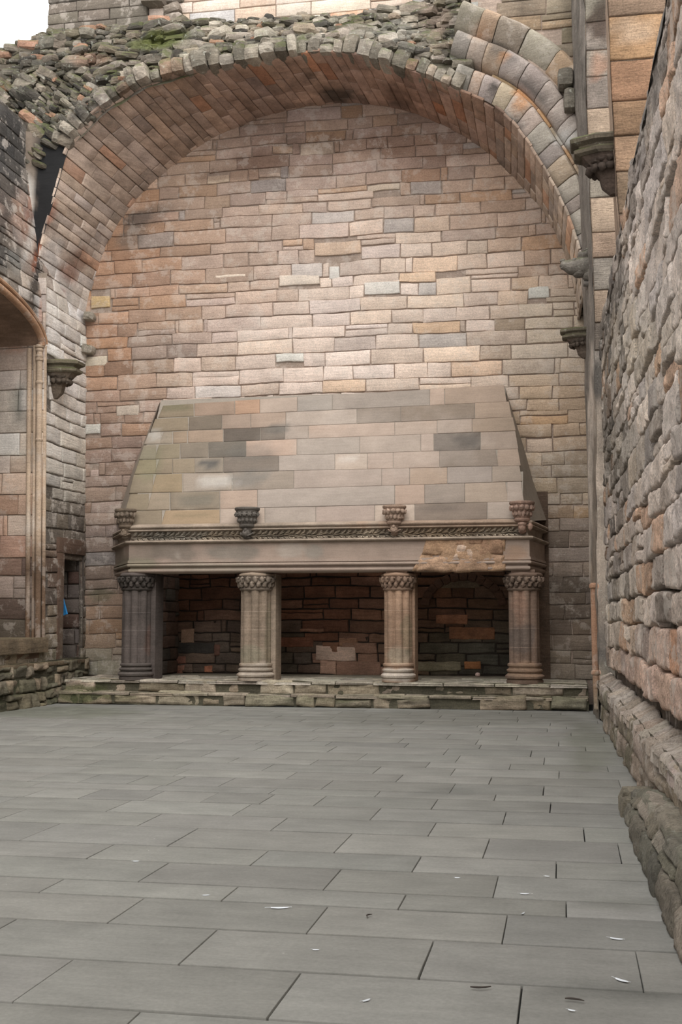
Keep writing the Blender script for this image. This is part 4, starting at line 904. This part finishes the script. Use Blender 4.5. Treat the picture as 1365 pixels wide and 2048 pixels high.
for (a, b, c_, d_, rgb) in [(631,712,1294,1322,(206,180,162)),(640,672,1323,1350,(186,152,132)),(673,762,1323,1350,(150,118,100)),(678,715,1278,1293,(160,122,98)),(346,366,1350,1340,(160,110,92)),(362,388,1258,1286,(178,146,124)),(345,372,1312,1328,(158,112,96)),(344,370,1331,1343,(180,132,112)),(408,426,1333,1347,(176,118,92)),(928,962,1325,1340,(168,116,78)),(830,922,1323,1341,(140,132,110)),(872,936,1231,1250,(160,112,86)),(600,648,1258,1266,(140,104,84)),(428,440,1290,1312,(120,88,76)),(882,962,1160,1176,(112,98,82)),(898,990,1256,1280,(140,98,72)),(560,628,1276,1296,(124,84,66)),(345,430,1286,1308,(72,68,64))]:
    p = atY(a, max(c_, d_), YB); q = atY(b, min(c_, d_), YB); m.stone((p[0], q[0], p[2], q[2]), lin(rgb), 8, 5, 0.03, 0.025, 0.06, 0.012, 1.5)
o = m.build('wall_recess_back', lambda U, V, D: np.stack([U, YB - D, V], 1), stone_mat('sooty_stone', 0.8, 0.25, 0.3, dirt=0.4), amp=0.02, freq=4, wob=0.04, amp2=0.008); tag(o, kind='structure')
# arch of dressed stones let into the recess back, right
mb = MB()
for k in range(13):
    a = math.pi * (0.06 + 0.88 * k / 12); ce = atY(928, 1215, YB); rx, rz = 0.78, 0.62
    rock(mb, (ce[0] + rx * math.cos(a), YB - 0.02, ce[2] + rz * math.sin(a)), (0.085, 0.06, 0.09), rotm(0, -(a - math.pi / 2), 0), 0.1)
o = mb.build('trim_11', stone_mat('sooty_stone'), (88, 66, 54), None, smooth=False); tag(o, kind='structure')
m = Mas()
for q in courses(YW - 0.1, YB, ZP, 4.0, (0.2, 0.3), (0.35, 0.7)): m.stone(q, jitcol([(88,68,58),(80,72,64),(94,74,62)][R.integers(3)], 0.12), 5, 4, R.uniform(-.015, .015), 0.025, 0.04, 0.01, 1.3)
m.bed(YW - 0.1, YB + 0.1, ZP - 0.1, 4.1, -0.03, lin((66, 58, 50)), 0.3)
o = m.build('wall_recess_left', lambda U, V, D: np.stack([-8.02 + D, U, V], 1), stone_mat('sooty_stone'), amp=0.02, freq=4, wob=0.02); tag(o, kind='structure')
mb = MB(); mb.box(-0.72, -0.3, YW - 0.02, YB + 0.1, ZP - 0.1, 4.0)
o = mb.build('wall_recess_right', stone_mat('sooty_stone'), (96, 80, 68)); tag(o, kind='structure')
mb = MB(); mb.box(-8.3, -0.3, YW - 0.02, YB + 0.1, ZP - 0.12, ZP - 0.005, 0.0)
o = mb.build('wall_recess_floor', M_STEP, (160, 150, 136)); tag(o, kind='structure')

# clustered columns
def column(cx_px, wpx, rgb_s, rgb_c, stains, pier, nl=8, low=0.0):
    Yc = 21.28; cx = XP(cx_px, 1250, Yc); r = wpx / 2 * Yc / FPX * 1.0
    z0, z1, z2, z3 = ZP, zY(1326, Yc, cx_px), zY(1180, Yc, cx_px), zY(1152, Yc, cx_px)
    def rf(a):
        st_ = 2 * math.pi / nl; dl = (a + 0.2) % st_ - st_ / 2; d_, q_ = 0.72, 0.285
        return d_ * math.cos(dl) + math.sqrt(max(q_ * q_ - (d_ * math.sin(dl)) ** 2, 0.0016)) + (0.05 if abs(dl) > st_ * 0.46 else 0)
    mb = MB(); n = 40; mb.lathe((cx, Yc, 0), [(r, z1 - 0.02 + (z2 - z1 + 0.04) * k / n) for k in range(n + 1)], 200, rf)
    if pier: mb.box(cx + pier[0], cx + pier[1], Yc + 0.05, Yc + 0.5, ZP, z_lb - 0.02, 0.015)
    cs_ = rgb_s
    def ccol(V):
        b = np.floor((V[:, 2] - ZP) / 0.34); k = np.array([math.sin(bb * 12.9 + cx_px) * 0.5 for bb in b]); return np.tile(lin(cs_), (len(V), 1)) * (1 + 0.22 * k + 0.25 * fbm(V[:, 0] * 4, V[:, 1] * 4, V[:, 2] * 1.5, 3))[:, None]
    col = mb.build('column', stone_mat('column_stone', 0.35, 0.22, 0.25), ccol, fp, ang=28, stains=stains)
    # joints between drums
    for zz in np.arange(z1 + 0.28, z2 - 0.1, 0.335):
        mb = MB(); mb.lathe((cx, Yc, zz), [(r * 1.003, -0.004), (r * 1.006, 0), (r * 1.003, 0.004)], 200, rf, False); mb.build('drum_joint', M_SMOOTH, tuple(min(255, c + 24) for c in rgb_s), col)
    # capital: necking, bell with two rows of leaves, moulded abacus
    mb = MB(); H = z3 - z2
    mb.lathe((cx, Yc, z2), [(r * 0.98, -0.02), (r * 1.08, 0.0), (r * 1.10, 0.02), (r * 1.0, 0.04), (r * 1.0, H * 0.5), (r * 1.15, H * 0.9), (r * 1.22, H)], 40)
    for row, (n_, zz, rr, ro) in enumerate(((16, H * 0.38, 1.08, 0.0), (16, H * 0.70, 1.20, 0.5))):
        for k in range(n_):
            a = 2 * math.pi * (k + ro) / n_
            mb.blob((cx + r * rr * math.cos(a), Yc + r * rr * math.sin(a), z2 + zz), (r * 0.17, r * 0.17, H * 0.24), 2, 0.45, 2.2)
            mb.blob((cx + r * (rr + .10) * math.cos(a + .12), Yc + r * (rr + .10) * math.sin(a + .12), z2 + zz + H * 0.12), (r * 0.09, r * 0.09, H * 0.09), 1, 0.3)
    cap = mb.build('capital', M_CARVE, rgb_c, col, ang=60)
    mb = MB(); ht = z_lb - z3
    mb.lathe((cx, Yc, z3), [(r * 1.15, -0.02), (r * 1.26, 0.0), (r * 1.26, 0.025), (r * 1.12, 0.05), (r * 0.98, 0.06)], 8)
    mb.box(cx - r * 0.78, cx + r * 0.78, Yc - r * 0.8, Yc + r * 0.8, z3 + 0.05, z_lb + 0.02, 0.012)
    mb.build('abacus', M_SMOOTH, rgb_s, cap, ang=30)
    mb = MB(); Hb = z1 - z0
    mb.lathe((cx, Yc, z0), [(r * 1.16, 0.0), (r * 1.18, Hb * 0.14), (r * 1.10, Hb * 0.2), (r * 1.24, Hb * 0.26), (r * 1.26, Hb * 0.36), (r * 1.12, Hb * 0.46), (r * 1.02, Hb * 0.52), (r * 1.14, Hb * 0.58), (r * 1.16, Hb * 0.66), (r * 1.02, Hb * 0.74), (r * 1.0, Hb * 0.80), (r * 1.10, Hb * 0.86), (r * 1.10, Hb * 0.95), (r * 0.98, Hb * 1.02)], 40, lambda a: 1 + 0.02 * math.cos(nl * a))
    mb.build('base', stone_mat('column_stone'), rgb_s, col, ang=40, stains=stains)
    return col
column(273, 60, (86, 78, 74), (70, 64, 60), [(272, 1340, 40, 14, 0, (70, 66, 62), 0.5), (300, 1280, 12, 30, 0, (100, 72, 60), 0.4)], (0.05, 0.36))['label'] = 'dark soot-stained clustered column'
column(512, 62, (142, 126, 110), (126, 114, 102), [(500, 1310, 24, 20, 0, (132, 128, 110), 0.6), (512, 1345, 40, 20, 0, (168, 158, 146), 0.7), (540, 1270, 10, 60, 0, (112, 106, 86), 0.5)], (0.10, 0.37))
column(797, 56, (150, 124, 104), (134, 112, 96), [(800, 1310, 26, 20, 0, (158, 146, 128), 0.7), (797, 1350, 40, 14, 0, (176, 168, 158), 0.8), (815, 1270, 14, 40, 0, (112, 106, 86), 0.5)], (0.10, 0.30))
column(1049, 60, (112, 94, 82), (116, 100, 88), [(1045, 1280, 30, 30, 0, (84, 78, 74), 0.6), (1048, 1340, 40, 20, 0, (140, 116, 96), 0.7), (1040, 1210, 16, 40, 0, (138, 110, 94), 0.6)], None)['label'] = 'right-hand clustered column, brown above and dark below'

# carved corbels rising from the cornice
def corbel(cx_px, top, bot, wpx, rgb, flowers, head, label, seed):
    Y = YL - 0.06; cx = XP(cx_px, 1040, Y); r = wpx / 2 * Y / FPX; zt2 = zY(top, Y, cx_px); zb2 = zY(bot, Y, cx_px); H = zt2 - zb2
    mb = MB()
    pr = [(r * 0.10, 0.0), (r * 0.30, H * 0.06), (r * 0.34, H * 0.2), (r * 0.42, H * 0.36), (r * 0.62, H * 0.40), (r * 0.66, H * 0.44), (r * 0.60, H * 0.48), (r * 0.66, H * 0.56), (r * 0.86, H * 0.78), (r * 0.92, H * 0.90), (r * 1.0, H * 0.92), (r * 1.02, H * 0.97), (r * 0.97, H)]
    mb.lathe((cx, Y + 0.03, zb2), pr, 28)
    co = mb.build('corbel', M_CARVE, rgb, fp, ang=40); co['label'] = label
    mb = MB()
    for k in range(7):
        a = -math.pi * (0.04 + 0.92 * k / 6); rr = r * 0.86
        if flowers:
            c = (cx + rr * math.cos(a), Y + 0.03 + rr * math.sin(a), zb2 + H * 0.78); mb.blob(c, r * 0.17, 2, 0.3, 4)
            for j in range(6): b = j * math.pi / 3; mb.blob((c[0] + r * .13 * math.cos(b), c[1] - r * 0.06, c[2] + r * .13 * math.sin(b)), r * 0.085, 1, 0.2)
            a2 = a + 0.22; mb.blob((cx + rr * .8 * math.cos(a2), Y + .03 + rr * .8 * math.sin(a2), zb2 + H * 0.60), (r * .14, r * .14, H * .07), 2, 0.4, 3)
        else:
            mb.blob((cx + rr * math.cos(a), Y + 0.03 + rr * math.sin(a), zb2 + H * 0.80), (r * .2, r * .2, H * .09), 2, 0.5, 2.5)
            a2 = a + 0.2; mb.blob((cx + rr * .78 * math.cos(a2), Y + .03 + rr * .78 * math.sin(a2), zb2 + H * 0.62), (r * .17, r * .17, H * .09), 2, 0.5, 2.5)
    mb.build('foliage', M_CARVE, tuple(min(255, c + 14) for c in rgb), co, ang=60)
    mb = MB()
    hx = cx; hy = Y - r * 0.22; hzz = zb2 + H * 0.20; s = r * 0.34
    if head == 'face':
        mb.blob((hx, hy, hzz), (s * 0.8, s * 0.85, s * 1.15), 3, 0.06, 2)
        mb.blob((hx, hy - s * 0.85, hzz - s * 0.05), (s * .14, s * .2, s * .28), 2, 0.05); mb.blob((hx - s * .32, hy - s * .7, hzz + s * .22), (s * .16, s * .12, s * .1), 1); mb.blob((hx + s * .32, hy - s * .7, hzz + s * .22), (s * .16, s * .12, s * .1), 1)
        mb.blob((hx, hy - s * .72, hzz - s * .52), (s * .28, s * .14, s * .09), 1); mb.blob((hx, hy - s * 0.1, hzz + s * 0.75), (s * 1.0, s * 1.0, s * 0.5), 2, 0.2)
        mb.blob((hx + r * 0.62, hy + r * 0.25, hzz + s * .2), (s * .6, s * .6, s * 1.0), 2, 0.2)
    else:
        mb.blob((hx, hy, hzz), (s * 0.9, s * 0.8, s * 0.9), 3, 0.35, 2); mb.blob((hx, hy - s * .4, hzz + s * .75), (s * .4, s * .45, s * .5), 2, 0.15)
        for sg in (-1, 1):
            for j in range(4): mb.blob((hx + sg * s * (.5 + .3 * j), hy - s * .2 + .02 * j, hzz - s * (.5 - .16 * j)), (s * .3, s * .3, s * .25), 2, 0.35, 3)
    mb.build('carved_head', M_CARVE, tuple(min(255, c + 6) for c in rgb), co, ang=60)
corbel(250, 1018, 1080, 46, (112, 98, 84), False, 'beast', 'weathered bell-shaped corbel at the left end', 1)
corbel(494, 1015, 1080, 52, (98, 92, 86), True, 'beast', 'corbel ringed with carved flowers', 2)
corbel(789, 1011, 1072, 48, (150, 128, 112), False, 'beast', 'worn broken pale corbel', 3)
corbel(1045, 1003, 1068, 50, (142, 116, 102), False, 'face', 'right-end corbel with small carved faces', 4)

# ================================================================== WALL CORBELS
def bracket(name, label, rgb, cx, Y, zt2, W, H, face, mat=M_CARVE):
    """half-octagon moulded cap over a carved tapering bell, built into a wall whose outward direction is `face`"""
    t = thing(name, label, 'corbel', (cx, Y, zt2 - H), 'carved corbels on the hall walls' if False else None)
    fx, fy = face; sx_, sy_ = -fy, fx
    def ring(hw, out, z):
        pts = [(-hw, 0), (-hw, out * 0.45), (-hw * 0.55, out), (hw * 0.55, out), (hw, out * 0.45), (hw, 0), (hw, -0.06), (-hw, -0.06)]
        return [(cx + sx_ * a + fx * b, Y + sy_ * a + fy * b, z) for a, b in pts]
    def loft(mb, prof):
        V = []; [V.extend(ring(*p)) for p in prof]; n = 8
        F = [[i * n + k, i * n + (k + 1) % n, (i + 1) * n + (k + 1) % n, (i + 1) * n + k] for i in range(len(prof) - 1) for k in range(n)] + [list(range(n))[::-1], [(len(prof) - 1) * n + k for k in range(n)]]
        mb.add(V, F)
    o = W * 0.9
    mb = MB(); loft(mb, [(W * .44, o * .78, zt2 - H * .34), (W * .47, o * .9, zt2 - H * .30), (W * .47, o * .92, zt2 - H * .24), (W * .42, o * .8, zt2 - H * .20), (W * .42, o * .8, zt2 - H * .16), (W * .5, o * .97, zt2 - H * .11), (W * .5, o, zt2 - H * .04), (W * .45, o * .9, zt2)])
    mb.build('cap', stone_mat('lichened_cap', 0.6, 0.3, 0.3, moss=0.8, lichen=0.3), (rgb[0], rgb[1] + 4, rgb[2]), t, ang=20)
    mb = MB(); loft(mb, [(W * .10, o * .10, zt2 - H), (W * .2, o * .28, zt2 - H * .86), (W * .24, o * .34, zt2 - H * .66), (W * .34, o * .58, zt2 - H * .46), (W * .42, o * .74, zt2 - H * .33)])
    bell = mb.build('bell', mat, rgb, t, ang=40)
    mb = MB()
    for k in range(9):
        a = math.pi * (k + .5) / 9; aa, bb = math.cos(a) * W * .34, math.sin(a) * o * .56
        for zz in (.42, .56): mb.blob((cx + sx_ * aa + fx * bb, Y + sy_ * aa + fy * bb, zt2 - H * zz), (W * .09, W * .09, H * .08), 2, 0.5, 2.5)
    mb.build('foliage', mat, tuple(int(c * 0.85) for c in rgb), bell, ang=60)
    return t
p = atY(100, 726, 20.95); zt2 = zY(724, 21.1, 100)
bracket('corbel_bracket', 'moss-capped stone corbel on the left wall beside the corner shaft', (104, 92, 80), XL(zt2) + 0.02, 21.15, zt2, 0.62, 0.72, (1, 0))
zt2 = atY(1190, 226, 13.9)[2]; xx = atY(1226, 240, 14.4)[0]
bracket('corbel_bracket', 'large dark moulded corbel high on the orange window jamb, right', (84, 72, 64), xx + 0.02, 14.75, zt2, 0.60, 0.72, (-1, 0))
zt2 = atY(1150, 660, 20.2)[2]; xx = atY(1168, 690, 20.2)[0]
bracket('corbel_bracket', 'lowest small mossy corbel on the dark right-hand pier', (98, 86, 76), xx + 0.02, 20.2, zt2, 0.46, 0.50, (-1, 0))
# worn beast carved as a spout
t0 = atY(1184, 535, 19.6)
bt = thing('beast_corbel', 'worn stone corbel carved as a long-snouted beast on the right pier', 'corbel', (t0[0], t0[1], t0[2] - 0.3))
mb = MB()
S = 19.6 / FPX
def bpnt(px, py, dy=0.0): return atY(px, py, 19.6 + dy)
mb.tube([bpnt(1196, 530), bpnt(1182, 534), bpnt(1168, 532), bpnt(1155, 534), bpnt(1142, 534), bpnt(1130, 530), bpnt(1123, 527)], [0.20, 0.19, 0.165, 0.15, 0.13, 0.085, 0.06], 14)
mb.blob(bpnt(1176, 512), (0.16, 0.16, 0.10), 3, 0.3, 2.5); mb.blob(bpnt(1184, 503), (0.14, 0.16, 0.06), 2, 0.3, 2.5); mb.blob(bpnt(1160, 546), (0.12, 0.12, 0.09), 2, 0.35, 2.5); mb.blob(bpnt(1180, 552), (0.12, 0.14, 0.10), 2, 0.35, 2.5)
mb.blob(bpnt(1126, 522), (0.05, 0.07, 0.035), 2, 0.2); mb.blob(bpnt(1128, 536), (0.055, 0.06, 0.03), 2, 0.2); mb.blob(bpnt(1150, 520, -0.08), (0.04, 0.04, 0.04), 2, 0.2)
mb.build('beast', stone_mat('beast_stone', 0.8, 0.35, 0.4, lichen=0.4, moss=0.5), (120, 114, 106), bt, ang=60)
mb = MB(); a_, b_ = bpnt(1168, 567), bpnt(1198, 568); mb.tube([a_, b_], 0.05, 10)
mb.build('roll', M_CARVE, (112, 106, 100), bt)
# small square stones jutting at the end of the outer arch order
p = atY(1132, 160, 20.3); mb = MB(); rock(mb, (p[0], p[1], p[2]), (0.14, 0.2, 0.17), None, 0.08); rock(mb, (p[0] + 0.06, p[1] - 0.02, p[2] - 0.40), (0.10, 0.16, 0.20), None, 0.1)
o = mb.build('trim_10', M_RUB, (112, 106, 96), smooth=False); tag(o, kind='structure')
# broken stubs standing out of the back wall on the left
for (x, y, s, lab) in ((180, 634, 0.12, 'upper of two stone stubs jutting from the back wall, left edge'), (177, 700, 0.13, 'lower of two stone stubs jutting from the back wall, left edge')):
    p = atY(x, y, YW - 0.08); mb = MB(); rock(mb, p, (s, 0.16, s * 0.7), rotm(0, .15, .1), 0.25)
    o = mb.build('stone_stub', M_RUB, (150, 142, 130), smooth=False); tag(o, lab, 'stone', kind=None)

# ================================================================== STONE BENCH at the right
M_BENCH = stone_mat('bench_stone', 1.0, 0.35, 0.28, lichen=0.3, pit=0.5, dirt=0.3, streak=(3.0, 1.5, 0.6))
t = thing('stone_bench', 'long low rough stone bench along the foot of the right wall', 'bench', (0.7, 6.3, 0))
def XB(y): return 0.415 + 0.02 * (10.1 - y)
def HB(y): return 0.34 - 0.14 * np.clip((y - 9.1) / 1.0, 0, 1)
m = Mas(); m.bed(2.6, 10.1, -0.05, 0.98, -0.04, lin((96, 92, 80)), 0.12)
for q in courses(2.6, 10.1, -0.02, 1.0, (0.40, 0.6), (0.3, 0.8), split=0.3, filler=0.06): m.stone(q, jitcol([(140,132,118),(124,118,104),(154,144,130),(112,108,96)][R.integers(4)], 0.1), max(7, int((q[1] - q[0]) / .05)), 8, R.uniform(-.02, .02), 0.04, 0.08, 0.014, 1.3)
def FR(U, V, D): h = HB(U); return np.stack([XB(U) + 0.13 * V * np.abs(V) - D * 0.8, U, h * V + D * 0.2], 1)
m.build('riser', FR, M_BENCH, amp=0.024, freq=5, wob=0.02, amp2=0.014, parent=t)
m = Mas(); m.bed(2.6, 10.1, -0.02, 0.6, -0.04, lin((96, 92, 80)), 0.12)
for q in courses(2.6, 10.12, -0.05, 0.56, (0.24, 0.36), (0.35, 0.8), split=0, filler=0.05): m.stone(q, jitcol([(138,130,118),(122,118,106),(146,138,126)][R.integers(3)], 0.08), 9, 8, R.uniform(-.02, .015), 0.05, 0.12, 0.014, 1.2)
m.build('seat_slab', lambda U, V, D: np.stack([XB(U) + 0.13 + V, U, HB(U) + 0.03 * V + D], 1), stone_mat('bench_top', 0.9, 0.3, 0.3, moss=0.08, lichen=0.4, pit=0.4, dirt=0.2), amp=0.03, freq=3.5, wob=0.03, amp2=0.012, parent=t)
mb = MB(); rock(mb, (0.62, 10.05, 0.09), (0.22, 0.12, 0.13), None, 0.15, 6); rock(mb, (0.50, 9.98, 0.06), (0.10, 0.12, 0.10), None, 0.2, 6); mb.build('end_stone', M_BENCH, (140, 132, 116), t, smooth=False)

# ================================================================== BLUE COAT in the doorway
xh = atY(126, 1200, YDA + 0.10); V = []; nr, nc = 12, 8
pts = [(110, 1196), (126, 1200), (129.5, 1214), (134, 1228), (122, 1234), (110, 1236)]
Yc = YDA + 0.18
mb = MB()
top_l, top_r, bot_l, bot_r = atY(112, 1180, Yc), atY(125.5, 1196, Yc), atY(112, 1236, Yc), atY(134.5, 1228, Yc)
for side in (0, 0.05):
    V = []
    for i in range(nr + 1):
        a = top_l + (bot_l - top_l) * i / nr; b = top_r + (bot_r - top_r) * i / nr
        for j in range(nc + 1):
            p = a + (b - a) * j / nc; V.append((p[0], p[1] + side + 0.015 * math.sin(j * 1.4) * i / nr, p[2]))
    F = [[i * (nc + 1) + j, i * (nc + 1) + j + 1, (i + 1) * (nc + 1) + j + 1, (i + 1) * (nc + 1) + j] for i in range(nr) for j in range(nc)]
    mb.add(V, F)
n1 = (nr + 1) * (nc + 1)
edge = [j for j in range(nc + 1)] + [i * (nc + 1) + nc for i in range(1, nr + 1)] + [nr * (nc + 1) + j for j in range(nc - 1, -1, -1)] + [i * (nc + 1) for i in range(nr - 1, 0, -1)]
for a, b in zip(edge, edge[1:] + edge[:1]): mb.F.append([a, b, b + n1, a + n1])
o = mb.build('blue_coat', plain_mat('blue_cloth', (52, 140, 205), 0.7), (60, 150, 210)); tag(o, 'bright blue coat hem showing at the edge of the dark doorway', 'coat')

# ================================================================== LITTER ON THE FLAGSTONES
def feather(px, py, L, ang, label, rgb=(196, 200, 204)):
    L = L * 0.62
    p = atZ(px, py, 0.006); ca, sa = math.cos(ang), math.sin(ang); V = []; n = 9; mb = MB()
    for i in range(n + 1):
        t = i / n; w = L * 0.15 * math.sin(math.pi * (0.08 + 0.9 * t)) ** 0.7
        for s_ in (-1, -0.45, 0, 0.45, 1):
            lx, ly = (t - 0.5) * L, s_ * w; V.append((p[0] + lx * ca - ly * sa, p[1] + lx * sa + ly * ca, 0.004 + 0.004 * (1 - s_ * s_) + 0.08 * L * (t - 0.5) ** 2))
    mb.add(V, [[i * 5 + j, (i + 1) * 5 + j, (i + 1) * 5 + j + 1, i * 5 + j + 1] for i in range(n) for j in range(4)])
    mb.tube([(p[0] + (k - 0.5) * L * 1.35 * ca - 0, p[1] + (k - 0.5) * L * 1.35 * sa, 0.008) for k in np.linspace(-0.12, 1, 6)], L * 0.014, 6)
    o = mb.build('feather', plain_mat('white_feather', rgb, 0.8), rgb); tag(o, label, 'feather', 'feathers on the flagstones')
feather(1234, 1877, 0.10, -0.3, 'white feather lying near the right bench, middle of the floor')
feather(1245, 1960, 0.11, -0.7, 'grey-white feather just above the last long joint, right')
feather(1047, 1826, 0.06, 1.2, 'small white feather beside a cross joint, right of centre')
feather(1050, 1787, 0.08, 0.1, 'white feather lying on a wide slab, above the small one beside a cross joint')
feather(1095, 1752, 0.05, -0.3, 'tiny white feather on a flagstone joint, right')
feather(733, 2000, 0.07, 0.9, 'largest white feather of the cluster at the bottom edge')
feather(915, 1755, 0.05, 0.0, 'small pale feather lying on a dark joint, centre right')
feather(560, 1815, 0.16, 0.25, 'long grey feather lying along a joint, centre of the floor')
feather(412, 1790, 0.06, 0.4, 'white feather scrap on a slab, left of centre')
feather(632, 1899, 0.05, 0.1, 'white feather scrap alone on a wide slab, bottom centre')
feather(1144, 2020, 0.05, -0.4, 'short white feather below the curved twig at lower right')
feather(272, 1722, 0.06, 0.2, 'white feather scrap at the left, above a joint')
def twig(px, py, L, ang, bend, label):
    p = atZ(px, py, 0.008); mb = MB(); pts = []
    for k in range(8):
        t = k / 7 - 0.5; lx = t * L; ly = bend * L * (0.25 - t * t); pts.append((p[0] + lx * math.cos(ang) - ly * math.sin(ang), p[1] + lx * math.sin(ang) + ly * math.cos(ang), 0.012 + 0.02 * L * (0.25 - t * t)))
    mb.tube(pts, [0.003, 0.004, 0.0045, 0.0045, 0.004, 0.004, 0.003, 0.002], 6)
    o = mb.build('twig', plain_mat('dark_twig', (52, 44, 38), 0.8), (52, 44, 38)); tag(o, label, 'twig', 'twigs on the flagstones')
twig(962, 1975, 0.09, 0.25, -0.5, 'dark curved twig left of the nearest cross joint')
twig(1150, 2001, 0.08, -0.2, 0.5, 'thin curved twig at the lower right of the floor')
twig(740, 1832, 0.05, 1.2, 1.2, 'small hooked dark twig in the middle of a slab')
# loose pebble on the hearth
p = atY(956, 1346, 23.3); mb = MB(); mb.blob((p[0], 23.3, ZP + 0.045), (0.05, 0.05, 0.045), 2, 0.15)
o = mb.build('pebble', stone_mat('pebble', 0.3, 0.1, 0.1), (204, 178, 168)); tag(o, 'pale pink pebble lying on the hearth between the two right-hand columns', 'pebble')
